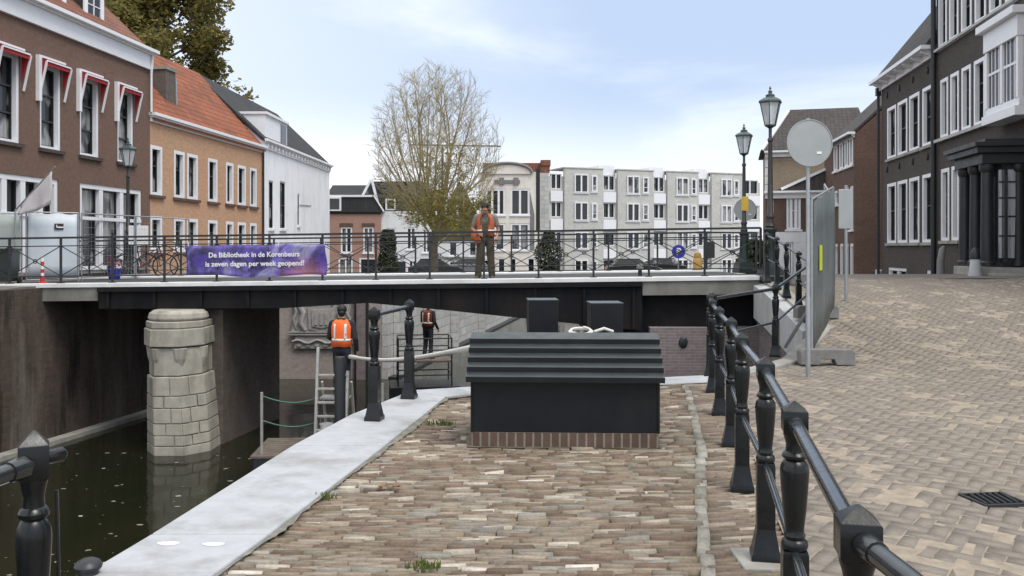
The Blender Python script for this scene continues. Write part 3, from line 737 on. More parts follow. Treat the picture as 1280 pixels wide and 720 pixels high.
# pier -----------------------------------------------------------------
pr=empty('bridge_pier',(-7.2,18.9,-3.2),0,'tapered stone block pier standing in the canal under the bridge','pier')
def octo(cx,cy,hw,dn,back):   # half octagon, nose toward -y
    return [(cx-hw,back),(cx-hw,cy-dn*.25),(cx-hw*.50,cy-dn),(cx+hw*.42,cy-dn),(cx+hw,cy-dn*.25),(cx+hw,back)]
rows=[(571,548),(546,528),(526,509),(507,494),(492,469)]
f=MB()
def pz(py): return EYE-(py-310)*18.9/1100
bz=[-3.3]+[pz(p) for p in (556,543,528,509,494,470)]
xc=lambda z: lerp(-7.26,-7.40,(z+2.9)/3.2)
hwf=lambda z: lerp(.69,.555,(z+2.9)/3.2)
def PO(z,g=0): return [Vector((x,y)) for x,y in octo(xc(z),19.35,hwf(z)+g,.62+g*.6,19.9)]
def loft(P,Q,z0,z1):
    n=len(P); f.add([(p.x,p.y,z0) for p in P]+[(p.x,p.y,z1) for p in Q],[tuple(range(n))[::-1],tuple(range(n,2*n))]+[(i,(i+1)%n,n+(i+1)%n,n+i) for i in range(n)])
loft(PO(bz[0],-.03),PO(bz[-1],-.03),bz[0],bz[-1])
for i,(z0,z1) in enumerate(zip(bz,bz[1:])):
    za,zb_=z0+.012,z1-.012; P,Q=PO(za),PO(zb_)
    for e in (0,1,2,3,4):
        a0,b0,a1,b1=P[e],P[(e+1)%6],Q[e],Q[(e+1)%6]; L=(b0-a0).length
        cuts=[0,1]
        if i>0 and e in (1,2,3):
            if e==2: cuts=[0,.36+.3*(i%2)+random.uniform(-.06,.06),1]
            elif L>.35: cuts=[0,.35+.3*((i+e)%2),1]
        nrm=Vector(((b0-a0).y,-(b0-a0).x)).normalized()
        for c0,c1 in zip(cuts,cuts[1:]):
            g0=(.012/L if c0>0 else .004/L); g1=(.012/L if c1<1 else .004/L); o_=random.uniform(.0,.018)
            q=[a0.lerp(b0,c0+g0),a0.lerp(b0,c1-g1),a1.lerp(b1,c1-g1),a1.lerp(b1,c0+g0)]
            f.add([(p.x+nrm.x*o_,p.y+nrm.y*o_,z) for p,z in zip(q,(za,za,zb_,zb_))]+[(p.x-nrm.x*.06,p.y-nrm.y*.06,z) for p,z in zip(q,(za,za,zb_,zb_))],[(0,1,2,3),(7,6,5,4),(0,4,5,1),(1,5,6,2),(2,6,7,3),(3,7,4,0)])
f.build('stone_courses',M['pier_stone'],pr,world=True,bevel=.009)
f=MB()
z0,z1=pz(469),pz(434); hw=.575
f.prism(octo(xc(z0),19.35,hw,.60,19.9),z0,z1-.01)
P=octo(xc(z0),19.35,hw,.60,19.9)
for (x,y,sx) in ((P[1][0],P[1][1],.24),(P[2][0],P[2][1],.2),(P[3][0],P[3][1],.2),(P[4][0],P[4][1],.24)):
    f.lathe([(.02,z0+.02),(.07,z0+.16),(.13,z0+.36),(.16,z1-.012)],10,(x*.9+xc(z0)*.1,y+.10,0))
f.build('corbel_course',M['pier_stone'],pr,world=True,bevel=.015)
f=MB(); z0,z1=pz(433),pz(411)
f.prism(octo(xc(z0)-.0,19.35,.655,.66,19.9),z0,z1)
f.prism(octo(xc(z0)-.0,19.35,.62,.62,19.9),z1+.012,pz(402))
f.lathe([(.60,pz(402)+.005),(.64,pz(399)),(.61,pz(393)),(.52,pz(389))],20,(xc(z0),19.45,0))
f.build('pier_cap',M['pier_stone'],pr,world=True,bevel=.02)
f=MB(); f.prism([(-7.95,19.85),(-6.52,19.85),(-6.05,22.9),(-7.4,22.9)],-3.4,.25); f.build('pier_body',M['pier_brick'],pr,world=True)
# ================================================================== railings
# turned cast-iron post: one mesh shared by every copy
def post_mesh(h=1.06):
    f=MB(); k=h/1.06
    f.sq([(.076,0),(.076,.035),(.068,.05),(.050,.15),(.047,.17)])
    f.sq([(.046,.168),(.046,.50),(.043,.512)])
    f.lathe([(.03,.51),(.046,.515),(.050,.53),(.046,.545),(.036,.552),(.040,.565),(.034,.578),(.036,.60),(.043,.66),(.050,.75),(.053,.80),(.050,.825),(.040,.84),(.034,.846),(.044,.852),(.046,.862),(.040,.872),(.033,.876),(.031,.90),(.034,.915),(.040,.935),(.041,.945)],16)
    f.sq([(.037,.942),(.044,.952),(.044,1.026),(.041,1.03),(.004,1.062)])
    return f
def quay_rail(name,pts,label,zf=lambda x,y:0,lows=(.50,),top=.985,r=.024,extra=None,group=None,scale=1.0,zs=1.0,rz=None):
    root=empty(name,(pts[0][0],pts[0][1],zf(*pts[0])),0,label,'railing',group)
    p0=None; proto=None
    for (x,y) in pts:
        loc=(x-root.location.x,y-root.location.y,zf(x,y)-root.location.z)
        if proto is None:
            d=Vector(pts[-1])-Vector(pts[min(1,len(pts)-2)]); proto=post_mesh().build('post',M['black_paint'],root,smooth=40); proto.location=loc; proto.scale=(scale,scale,zs); proto.rotation_euler=(0,0,math.atan2(d.y,d.x) if rz is None else rz)
        else: cp(proto,root,loc)
    for i,hh in enumerate((top,)+tuple(lows)):
        for (a,b) in zip(pts,pts[1:]):
            f=MB(); ra=r if i==0 else r*.72
            f.tube((a[0],a[1],zf(*a)+hh),(b[0],b[1],zf(*b)+hh),ra,ra,12)
            if i==0:
                d=(Vector(b)-Vector(a)).normalized()
                for q,s_ in ((a,1),(b,-1)):
                    qa=Vector((q[0]+d.x*.045*s_,q[1]+d.y*.045*s_,zf(*q)+hh)); qb=Vector((q[0]+d.x*.10*s_,q[1]+d.y*.10*s_,zf(*q)+hh))
                    f.tube(qa,qb,r*1.3,r*1.15,12)
            f.build('top_rail' if i==0 else 'low_rail',M['rail_paint'],root,world=True,smooth=50)
    return root
PR=[(.80,.55),(.766,1.95),(1.05,3.27),(1.325,4.6),(1.55,5.93),(1.81,7.26),(2.03,8.6),(2.27,9.95),(2.50,11.1)]
quay_rail('quay_railing',PR,'long black cast iron railing between the promenade and the brick street')
for i,(x,y) in enumerate(PR[3:4]):
    f=MB(); f.box(x-.15,x+.13,y-.16,y+.16,-.2,.012+.0004*i); o=f.build('footing_stone',M['concrete_dirty'],loc=(x,y,-.2),bevel=.008); tag(o,'pale square stone slab under one post of the long black railing, by the gutter line','footing stone')
quay_rail('quay_railing',[(-1.285,8.22),(-1.10,9.42)],'short black railing of two posts standing on the pale coping',zf=lambda x,y:.02,lows=())
lp=quay_rail('quay_railing',[(-1.25,2.30),(-1.42,.9)],'black railing end post with a rounded rail stub at the water edge',zf=lambda x,y:.022,lows=(),scale=.82,zs=1.065,top=1.045,rz=R(-62))
f=MB(); f.path([(-1.235,2.33,1.075),(-1.213,2.37,1.075),(-1.207,2.38,1.075)],[.019,.021,.010],12); f.build('rail_stub',M['black_paint'],lp,world=True,smooth=50)
f=MB(); f.path([(-1.185,2.29,1.0),(-1.175,2.28,.8),(-1.18,2.28,.4),(-1.19,2.28,.1)],.005,6); f.build('cable',M['black_paint'],lp,world=True)
quay_rail('street_railing',[(2.55,11.18),(3.82,12.75),(5.06,15.0)],'low black railing crossing from the promenade end to the street',zf=lambda x,y: zr(y)+.03 if y>12 else 0.0,lows=(.50,))
quay_rail('street_railing',[(5.14,15.05),(5.18,15.9),(5.24,16.8),(5.30,17.6),(5.36,18.5)],'black iron railing climbing the sloping street edge to the bridge',zf=lambda x,y: zr(y)+.03,lows=(.50,))
for (px,py,sx,sy,lab) in ((210,679,.062,.036,'roundish white splash on the pale coping, the one nearer the water'),(266,680,.062,.034,'roundish white splash on the pale coping, the one nearer the bricks'),(414,563,.018,.012,'tiny white speck on the middle of the pale coping')):
    p=G(px,py,.025); f=MB(); f.prism([(sx*math.cos(k*.4488)*rn,sy*math.sin(k*.4488)*rn) for k,rn in enumerate([1,1.12,.98,.9,.88,.98,1.1,.98,.9,.85,.95,1.0,1.02,.97])],0,.0015)
    o=f.build('paint_splash',M['splash']); o.location=(p.x,p.y,.0235); tag(o,lab,'stain')
# mooring bollard at the edge
f=MB(); f.lathe([(.07,0),(.07,.02),(.05,.03),(.048,.05),(.062,.06),(.066,.075),(.055,.095),(.03,.108),(.004,.112)],18,(-2.09,4.34,-.01)); tag(f.build('mooring_bollard',M['black_matt'],loc=(-2.09,4.34,-.01),smooth=40),'rounded dark mooring knob at the edge of the pale coping','bollard')
# bridge railings ------------------------------------------------------
def bridge_rail(label,x0,x1,n,yf,zf,h=1.03):
    root=empty('bridge_railing',(x0,yf(x0),zf(x0)),0,label,'railing')
    xs=ysteps(x0,x1,n); proto=None
    for x in xs:
        loc=(x-x0,yf(x)-yf(x0),zf(x)-zf(x0))
        if proto is None:
            f=MB(); f.box(-.022,.022,-.022,.022,0,h).box(-.07,.07,-.06,.06,-.0,.02).ball((0,0,h*.82),.035,8,6); proto=f.build('post',M['black_matt'],root)
        else: cp(proto,root,loc)
    for nm_,hh,wd,ht in (('top_rail',h,.05,.045),('mid_rail',h*.82,.028,.024),('bottom_rail',.16,.028,.024)):
        f=MB()
        for a,b in zip(xs,xs[1:]): f.bar((a-.003,yf(a),zf(a)+hh),(b+.003,yf(b),zf(b)+hh),wd,ht)
        f.build(nm_,M['black_matt'],root,world=True)
    for a,b in zip(xs,xs[1:]):
        f=MB()
        f.bar((a,yf(a)-.008,zf(a)+.16),(b,yf(b)-.008,zf(b)+h*.82),.014,.018)
        f.bar((a,yf(a)+.008,zf(a)+h*.82),(b,yf(b)+.008,zf(b)+.16),.014,.018)
        m=(a+b)/2; f.torus((m,yf(m),zf(m)+(.16+h*.82)/2),.045,.010,'y',14,5)
        f.build('cross_brace',M['black_matt'],root,world=True)
    return root
XL=W(-60,350,19.8).x; XR=W(952,350,18.95).x
bridge_rail('black crossed iron railing along the bridge edge facing the promenade, carrying the banner',XL,XR,15,lambda x:ynear(x)+.12,lambda x:zbr(x)+.035)
bridge_rail('black crossed iron railing along the farther bridge edge, behind the standing man',XL-.6,XR+1.2,15,lambda x:ynear(x)+4.85,lambda x:zbr(x)+.05,1.0)
# banner -----------------------------------------------------------------
bx0=W(231,320,19.6).x; bx1=W(407,320,19.4).x; L_=bx1-bx0
by=lambda x: ynear(x)+.055
bn=empty('banner',(bx0,by(bx0),zbr(bx0)),math.atan2(by(bx1)-by(bx0),L_),'purple printed banner with white Dutch text tied to the bridge railing','banner')
f=MB(); nx,nz=70,10; vs=[];fs=[]
def bsurf(u,t):
    edge=1-.04*abs(math.sin(u*5.2))*(1-t)
    z=lerp(.17+.035*math.sin(u*2.6+.5),.86+.012*u-.02*abs(math.sin(u*math.pi/1.15)),t)
    y=.012*math.sin(u*4.7+t*3)+.014*math.sin(u*9.1-t*5)+.01*math.sin(t*6)
    return (u+.02*math.sin(t*5)*(1 if u<.2 or u>L_-.2 else 0),y,z)
for i in range(nx+1):
    for j in range(nz+1): vs.append(bsurf(L_*i/nx,j/nz))
for i in range(nx):
    for j in range(nz): a=i*(nz+1)+j; fs.append((a,a+nz+1,a+nz+2,a+1))
f.add(vs,fs); o=f.build('sheet',M['banner'],bn,smooth=60); so=o.modifiers.new('t','SOLIDIFY'); so.thickness=.004
def text_mesh(txt,size,name,mat,parent,loc,rot,width=None,ext=.002,bold=.0):
    cu=bpy.data.curves.new(name,'FONT'); cu.body=txt; cu.size=size; cu.align_x='CENTER'; cu.extrude=ext; cu.offset=bold; cu.resolution_u=3
    t=bpy.data.objects.new(name,cu); COL.objects.link(t)
    dg=bpy.context.evaluated_depsgraph_get(); dg.update()
    me=bpy.data.meshes.new_from_object(t.evaluated_get(dg)); bpy.data.objects.remove(t)
    if width:
        xs=[v.co.x for v in me.vertices]; k=width/(max(xs)-min(xs))
        for v in me.vertices: v.co.x*=k
    me.materials.clear(); me.materials.append(mat)
    o=bpy.data.objects.new(name,me); COL.objects.link(o); o.parent=parent; o.location=loc; o.rotation_euler=rot
    return o
s_=19.5/1100
text_mesh('De Bibliotheek in de Korenbeurs',.155,'lettering',M['white_plain'],bn,((319-231)*s_,-.036,.60),(R(90),R(-.8),0),(377-261)*s_,bold=.004)
text_mesh('is zeven dagen per week geopend!',.155,'lettering',M['white_plain'],bn,((320-231)*s_,-.036,.40),(R(90),R(-.8),0),(383-257)*s_,bold=.004)
f=MB()
for u in (.05,L_*.33,L_*.66,L_-.05):
    f.path([(u,.0,.84),(u,.03,.92),(u,.07,.87),(u,.03,.82)],.006,5)
f.build('tie',M['white_plain'],bn)

# ================================================================== steel box on brick plinth
bxr=empty('storage_box',(.43,7.17,0),R(-2.5),'black steel box with a stepped board roof on a brick plinth','storage box')
hw=.765
f=MB(); f.box(-hw+.004,hw-.004,.004,.70,-.05,.125); f.build('brick_plinth',brick('plinth brick',(.12,.078,.06),(.09,.06,.048),(.22,.195,.165),bw=.072,rh=.13,ms=.010,samt=.35,stain=(.10,.07,.05),bmp=.6),bxr)
f=MB(); f.extr_u([(-.0,.126),(.72,.126),(.72,.862),(.36,.862),(-.0,.545)],-hw,hw); f.build('body',M['box_paint'],bxr,bevel=.004)
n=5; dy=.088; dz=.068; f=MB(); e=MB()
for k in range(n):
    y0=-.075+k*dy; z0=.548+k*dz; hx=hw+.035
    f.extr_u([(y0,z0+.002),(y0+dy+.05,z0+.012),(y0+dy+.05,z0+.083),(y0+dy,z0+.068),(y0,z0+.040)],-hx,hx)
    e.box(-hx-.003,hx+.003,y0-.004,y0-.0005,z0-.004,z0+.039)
f.build('board_roof',M['box_roof'],bxr,bevel=.002); e.build('lip_shade_strips',M['box_paint'],bxr)  # dark strips over the step lips stand in for shade between the boards
for s_ in (-1,1): f=MB(); f.box(s_*(hw-.004)-.008,s_*(hw-.004)+.008,-.012,.0,.126,.54); f.build('corner_strip',M['box_paint'],bxr)
# two square steel cabinets behind it
for (pa,pb_,pt,d,lab) in ((660,697,373,9.25,'narrow black steel post box behind the stepped roof, nearer the two-post railing'),(738,778,377,9.3,'wider black steel post box behind the stepped roof, nearer the long railing')):
    a=W(pa,pt,d); b=W(pb_,pt,d); wd=b.x-a.x; c=(a.x+b.x)/2
    t=empty('steel_cabinet',(c,d+wd/2,0),R(3),lab,'cabinet','steel cabinets behind the box')
    f=MB(); f.box(-wd/2,wd/2,-wd/2,wd/2,0,a.z-.03); f.build('body',M['box_paint'],t,bevel=.006)
    f=MB(); f.extr_u([(-wd/2-.004,a.z-.03),(wd/2+.004,a.z-.03),(wd/2+.004,a.z-.012),(-wd/2-.004,a.z-.014)],-wd/2-.006,wd/2+.006); f.build('lid',M['box_roof'],t,bevel=.003)
# hose coil on top of the box and the hose running to the worker
f=MB()
pts=[]
for k in range(60):
    a=k/59*2*math.pi*2.2; q=.07-.015*k/59
    pts.append((.60+q*1.5*math.cos(a),7.66+.07*math.sin(a),.895+.018*k/59+.022*math.sin(a)))
f.path(pts,.012,8); f.path([(.72,7.66,.90),(.80,7.64,.93),(.88,7.67,.90)],.015,8)
tag(f.build('hose_coil',M['rope'],loc=(.62,7.66,.88),smooth=60),'white hose coil lying on the ridge of the black box','hose')
A_=W(437,446,17.0); B_=W(592,434,9.6)
pts=[]
for k in range(25):
    t=k/24; p=A_.lerp(B_,t); p.z-=.10*math.sin(math.pi*t); pts.append(p)
pts+=[Vector((-.25,9.35,.45)),Vector((.0,9.1,.2)),Vector((.12,8.9,.02)),Vector((.3,8.7,.02))]
f=MB(); f.path(pts,[.045]*3+[.032]*22+[.03]*4,8); tag(f.build('hose',M['rope'],loc=A_,smooth=60),'long pale hose stretched from the worker on the ladder to the black box','hose')

# ================================================================== street lamps
def lamp(loc,label,H=4.15,paint='lamp_green',paint2='lamp_brown'):
    t=empty('street_lamp',loc,R(8),label,'street lamp','old street lamps by the bridge')
    f=MB(); f.sq([(.25,0),(.25,.12),(.22,.15),(.20,.30)]); f.lathe([(.19,.30),(.175,.36),(.15,.40),(.125,.8),(.115,1.05),(.14,1.08),(.145,1.13),(.12,1.16)],8)
    f.build('base',M[paint],t,smooth=30)
    f=MB(); f.lathe([(.09,1.16),(.105,1.2),(.075,1.26),(.072,1.36),(.09,1.38),(.09,1.42),(.062,1.46),(.045,2.9),(.042,3.0),(.06,3.02),(.06,3.06),(.036,3.1),(.034,H-.86),(.07,H-.83),(.05,H-.80)],12)
    f.build('shaft',M[paint2],t,smooth=40)
    z0=H-.80; z1=H-.30
    f=MB(); f.lathe([(.115,z0+.02),(.225,z1-.01)],6); f.build('lamp_glass',M['lantern'],t)
    f=MB()
    for k in range(6):
        a=math.pi*k/3; f.bar((.118*math.cos(a),.118*math.sin(a),z0),(.23*math.cos(a),.23*math.sin(a),z1),.018,.018)
    f.lathe([(.02,z0-.03),(.10,z0-.02),(.125,z0),(.125,z0+.022),(.1,z0+.024)],6)
    f.build('lantern_frame',M['copper'],t)
    f=MB(); f.lathe([(.25,z1-.015),(.265,z1),(.26,z1+.03),(.20,z1+.07),(.12,z1+.11),(.10,z1+.12),(.105,z1+.16),(.07,z1+.18),(.045,z1+.19),(.04,z1+.22),(.055,z1+.235),(.03,z1+.26),(.018,z1+.28),(.028,z1+.31),(.004,z1+.36)],6)
    f.build('lantern_roof',M['copper'],t,smooth=25)
    return t
lamp((W(968,352,18.6).x,18.9,zr(18.9)),'street lamp with a brown shaft beside the round sign, at the near bridge end')
l2=lamp((W(930,342,24.8).x,24.8,.93),'street lamp on the far side of the bridge carrying a yellow notice')
f=MB(); f.box(-.10,.10,-.075,-.06,1.75,2.15); f.build('notice',M['yellow'],l2)
lamp((W(160,340,26.3).x,26.3,.72),'street lamp in front of the brown brick house with red awnings')

# ================================================================== traffic signs
def round_sign(loc,H,r,label,rz):
    t=empty('traffic_sign',loc,rz,label,'traffic sign')
    f=MB(); f.lathe([(.03,0),(.03,1.0),(.024,1.02),(.024,H+.02)],14); f.build('pole',M['galv'],t,smooth=40)
    f=MB(); Mx=Matrix.Translation((0,-.045,H-r))@Matrix.Rotation(R(90),4,'X')
    f.lathe([(r*.985,-.006),(r,.0),(r,.014),(r*.97,.014),(r*.965,.006)],40,M=Mx); f.build('disc',M['sign_back'],t,smooth=30)
    f=MB()
    for z in (H-r*.45,H-r*1.55): f.box(-r*.75,r*.75,-.03,-.015,z-.012,z+.012)
    f.build('bracket',M['galv'],t)
    f=MB(); f.box(r*.30,r*.52,-.057,-.0535,H-r*1.47,H-r*1.37); f.build('sticker',M['white_plain'],t)
    return t
round_sign((W(1010,472,11.05).x,11.05,.0),3.24,.295,'grey back of a round traffic sign on a galvanised pole by the railing',R(5))
tt=round_sign((W(931,340,31).x,31.0,.4),2.98,.40,'pale round sign back behind the lamp post on the far side',R(2))
# parking sign with P
t=empty('parking_sign',W(848,352,44),0,'small round blue parking sign with a white P beyond the bridge','parking sign')
f=MB(); f.tube((0,0,0),(0,0,1.5),.03,None,8); f.build('pole',M['galv'],t)
f=MB(); Mx=Matrix.Translation((0,-.05,1.5))@Matrix.Rotation(R(90),4,'X'); f.lathe([(.34,-.01),(.34,.02)],28,M=Mx); f.build('plate',M['blue'],t)
text_mesh('P',.5,'letter',M['white_plain'],t,(0,-.075,1.33),(R(90),0,0),bold=.012)

# ================================================================== temporary fences
FP=[(4.17,12.25),(5.62,15.4),(6.5,18.3)]
def foot(x,y,rz,label,w_=.74):
    f=MB()
    f.extr_v([(-w_/2,0),(-w_*.16,0),(-w_*.12,.08),(w_*.12,.08),(w_*.16,0),(w_/2,0),(w_/2,.18),(w_/2-.04,.22),(-w_/2+.04,.22),(-w_/2,.18)],-.11,.11)
    o=f.build('ballast_block',M['concrete_grey'],bevel=.012); o.location=(x,y,zr(y)+.008); o.rotation_euler=(0,0,rz); tag(o,label,'fence foot','concrete feet of the construction fence')
foot(FP[0][0]+.2,FP[0][1],R(-4),'concrete fence foot nearest the sign pole on the street')
foot(FP[1][0]-.3,FP[1][1],R(3),'concrete fence foot between the other two, halfway up the slope')
foot(FP[2][0]-.35,FP[2][1],R(-2),'concrete fence foot near the top of the slope, farthest up the fence')
def fence_panel(a,b,zf,h,label,mat,solid=True,group=None,gap=.12,wires=True):
    a=Vector(a); b=Vector(b); L=(b-a).length; ang=math.atan2(b.y-a.y,b.x-a.x)
    t=empty('construction_fence',(a.x,a.y,zf(a.y)),ang,label,'site fence',group)
    dz=zf(b.y)-zf(a.y)
    f=MB(); r=.02
    f.tube((0,0,.02),(0,0,h),r,None,8); f.tube((L,0,dz+.02),(L,0,dz+h),r,None,8)
    f.tube((0,0,gap),(L,0,dz+gap),r*.8,None,8); f.tube((0,0,h),(L,0,dz+h),r*.8,None,8)
    f.build('frame',M['galv'],t,smooth=50)
    if solid:
        f=MB(); nx=14; vs=[]; fs=[]
        for i in range(nx+1):
            for j in range(6):
                u=i/nx; q=j/5; vs.append((.03+(L-.06)*u,-.03+.012*math.sin(u*9+q*4),dz*u+lerp(gap+.03,h-.03,q)+(.02*math.sin(u*13) if j==5 else 0)))
        for i in range(nx):
            for j in range(5): k=i*6+j; fs.append((k,k+6,k+7,k+1))
        f.add(vs,fs); o=f.build('cover_sheet',mat,t,smooth=60); m=o.modifiers.new('t','SOLIDIFY'); m.thickness=.006
    if wires:
        f=MB(); n=int(L/.12)
        for i in range(1,n): u=i/n; f.tube((L*u,.0,dz*u+gap),(L*u,.0,dz*u+h),.0028,None,4)
        for j in range(1,9): q=j/9; f.tube((0,0.004,lerp(gap,h,q)),(L,.004,dz+lerp(gap,h,q)),.0025,None,4)
        f.build('wire_mesh',M['galv'],t)
    return t
q=fence_panel(FP[0],FP[1],lambda y:zr(y)+.05,2.25,'grey covered fence panel starting at the sign pole, with a lime label',M['tarp'])
f=MB(); f.box(.55,.9,-.06,-.05,1.25,1.62); f.build('label_sheet',M['lime'],q)
f=MB(); f.bar((.04,.03,.75),(.5,.42,.12),.035,.035); f.build('brace',M['galv'],q)
fence_panel(FP[1],FP[2],lambda y:zr(y)+.05,2.05,'open wire fence panel farther up the slope, behind the covered one',M['tarp'],solid=False)
t=empty('sign_plate',(6.3,16.6,zr(16.6)),R(3),'grey rectangular sign back on a thin post behind the covered fence','traffic sign')
f=MB(); f.lathe([(.03,0),(.03,2.2)],12); f.build('pole',M['galv'],t,smooth=40)
f=MB(); f.box(-.16,.12,-.045,-.032,1.38,2.12); f.build('plate',M['sign_back'],t,bevel=.02)
# left bank site fence
zlb=lambda y: zl(y)
def PX(px,d): v=W(px,300,d); return (v.x,v.y)
fence_panel(PX(-40,20.9),PX(27,21.3),zlb,1.68,'grey green covered site fence panel at the picture edge beside the pale board',M['board_grey'],gap=.25,group='site fence panels before the brown house')
wbd=fence_panel(PX(33,21.3),PX(98,21.9),zlb,1.72,'pale covered site fence board with a small dark emblem',M['board_white'],gap=.08,group='site fence panels before the brown house')
f=MB(); f.box(.60,.80,-.052,-.046,1.30,1.45); f.build('emblem',M['black_matt'],wbd)
f=MB(); f.box(.64,.80,-.057,-.0525,1.345,1.375).box(.64,.66,-.057,-.0525,1.345,1.42); f.build('emblem_mark',M['white_plain'],wbd)
fence_panel(PX(102,22.0),PX(168,24.0),zlb,1.72,'open wire site fence panel between the pale board and the lamp',M['galv'],solid=False,group='site fence panels before the brown house')
fence_panel(PX(170,24.1),PX(236,26.3),zlb,1.72,'open wire site fence panel in front of the orange house',M['galv'],solid=False,group='site fence panels before the brown house')
# leaning flag on the fence
a=W(19,263,21.1); b=W(69,208,20.9)
t=empty('flag',a,0,'grubby white flag on a leaning pole above the pale fence board','flag')
f=MB(); f.tube((0,0,-.9),(0,0,0),.018,.018,8); f.tube((0,0,0),b-a,.018,.014,8); f.build('pole',M['galv'],t,smooth=50)
f=MB(); vs=[];fs=[]; d=b-a
for i in range(13):
    for j in range(7):
        u=.12+.8*i/12; q=j/6; top=d*u; drop=(.16+.72*u)*q
        vs.append((top.x+.05*math.sin(q*5+u*6)*q,top.y+.05*math.sin(u*11+q*3)*q,top.z-drop))
for i in range(12):
    for j in range(6): k=i*7+j; fs.append((k,k+7,k+8,k+1))
f.add(vs,fs); o=f.build('cloth',M['flag'],t,smooth=60); m=o.modifiers.new('t','SOLIDIFY'); m.thickness=.004
# red/white marker post
p=W(53,358,20.6); t=empty('marker_post',(p.x,p.y,zl(20.6)),0,'thin red and white marker post in front of the pale board','marker post')
f=MB(); f.lathe([(.11,0),(.11,.05),(.05,.07),(.045,.18)],12); f.build('foot',M['red'],t,smooth=40)
for k in range(5):
    f=MB(); f.lathe([(.038,.18+.088*k),(.038,.18+.088*(k+1)-.001)],12); f.build('band',M['white_plain' if k%2==0 else 'red'],t,smooth=40)
# bin and street clutter on the left bank
p=W(4,350,20.3); t=empty('waste_bin',(p.x,p.y,zl(20.3)),R(10),'dark green wheeled waste bin behind the railing at the bridge end','waste bin')
f=MB(); f.extr_v([(-.22,.08),(.22,.08),(.28,.78),(-.28,.78)],-.28,.28); f.build('body',M['lamp_green'],t,bevel=.02)
f=MB(); f.box(-.30,.30,-.31,.33,.785,.84); f.build('lid',M['black_matt'],t,bevel=.015)
for s_ in (-1,1):
    f=MB(); Mx=Matrix.Translation((s_*.26,.24,.09))@Matrix.Rotation(R(90),4,'Y'); f.lathe([(.09,-.025),(.09,.025)],16,M=Mx); f.build('wheel',M['rubber'],t)
def bicycle(x,y,rz,label,mat):
    t=empty('bicycle',(x,y,zl(y)),rz,label,'bicycle','bicycles parked by the bridge')
    for s_ in (-.52,.52):
        f=MB(); f.torus((s_,0,.34),.33,.02,'y',26,6); wl=f.build('wheel',M['rubber'],t,smooth=60)
        f=MB()
        for k in range(14): a=2*math.pi*k/14; f.tube((s_,0,.34),(s_+.32*math.cos(a),0,.34+.32*math.sin(a)),.003,None,4)
        f.tube((s_,-.04,.34),(s_,.04,.34),.02,None,8); f.build('spokes',M['galv'],wl)
    f=MB()
    for a,b in (((-.52,0,.34),(-.12,0,.32)),((-.12,0,.32),(-.22,0,.82)),((-.22,0,.75),(.36,0,.80)),((-.12,0,.32),(.37,0,.72)),((-.52,0,.34),(-.21,0,.76)),((.52,0,.34),(.34,0,.92))): f.tube(a,b,.016,None,8)
    f.build('frame',mat,t,smooth=50)
    f=MB(); f.path([(.22,-.28,1.0),(.32,-.2,1.03),(.34,0,1.0),(.32,.2,1.03),(.22,.28,1.0)],.013,8); f.tube((.34,0,.92),(.34,0,1.0),.013); f.build('handlebar',M['black_matt'],t,smooth=50)
    f=MB(); f.prism([(-.38,-.09),(-.38,.09),(-.1,.025),(-.1,-.025)],.86,.91); f.tube((-.22,0,.8),(-.23,0,.86),.012); f.build('saddle',M['black_matt'],t,bevel=.015)
    f=MB(); f.box(-.82,-.38,-.08,.08,.70,.715); f.build('carrier',M['black_matt'],t)
p=PX(182,24.6); bicycle(p[0],p[1],R(12),'dark red bicycle parked left of the white hamper, by the lamp'.replace('left of','beside'),basic('maroon bike paint',(.10,.02,.025),.4))
p=PX(205,25.4); bicycle(p[0],p[1],R(-8),'black bicycle parked behind the railing before the orange house',M['black_matt'])
p=W(173,345,25.6); t=empty('notice_board',(p.x,p.y,zl(25.6)),R(4),'white notice board on two dark legs beside the lamp post','notice board')
f=MB(); f.box(-.28,.28,-.02,.02,.95,1.5); f.build('panel',M['white_plain'],t,bevel=.01)
f=MB(); f.box(-.24,-.2,-.02,.02,0,.95); f.build('leg',M['black_matt'],t); f=MB(); f.box(.2,.24,-.02,.02,0,.95); f.build('leg',M['black_matt'],t)
p=W(143,345,23.5); t=empty('flower_tub',(p.x,p.y,zl(23.5)),0,'small tub of red and purple flowers behind the bridge railing','flower tub')
f=MB(); f.lathe([(.13,0),(.18,.28),(.19,.3),(.16,.3)],14); f.build('tub',M['blue'],t,smooth=40)
f=MB()
for k in range(120):
    a=random.uniform(0,6.28); q=.2*math.sqrt(random.random()); z=.3+random.uniform(0,.28); s_=.03
    c=Vector((q*math.cos(a),q*math.sin(a),z)); u=Vector((random.gauss(0,1),random.gauss(0,1),random.gauss(0,1))).normalized(); v=u.orthogonal()
    f.add([c+u*s_,c+v*s_,c-u*s_,c-v*s_],[(0,1,2,3)])
f.build('flowers',leafmat('flower mix',[(.4,.02,.06),(.06,.1,.02),(.3,.05,.3),(.05,.09,.02)]),t,recalc=False)
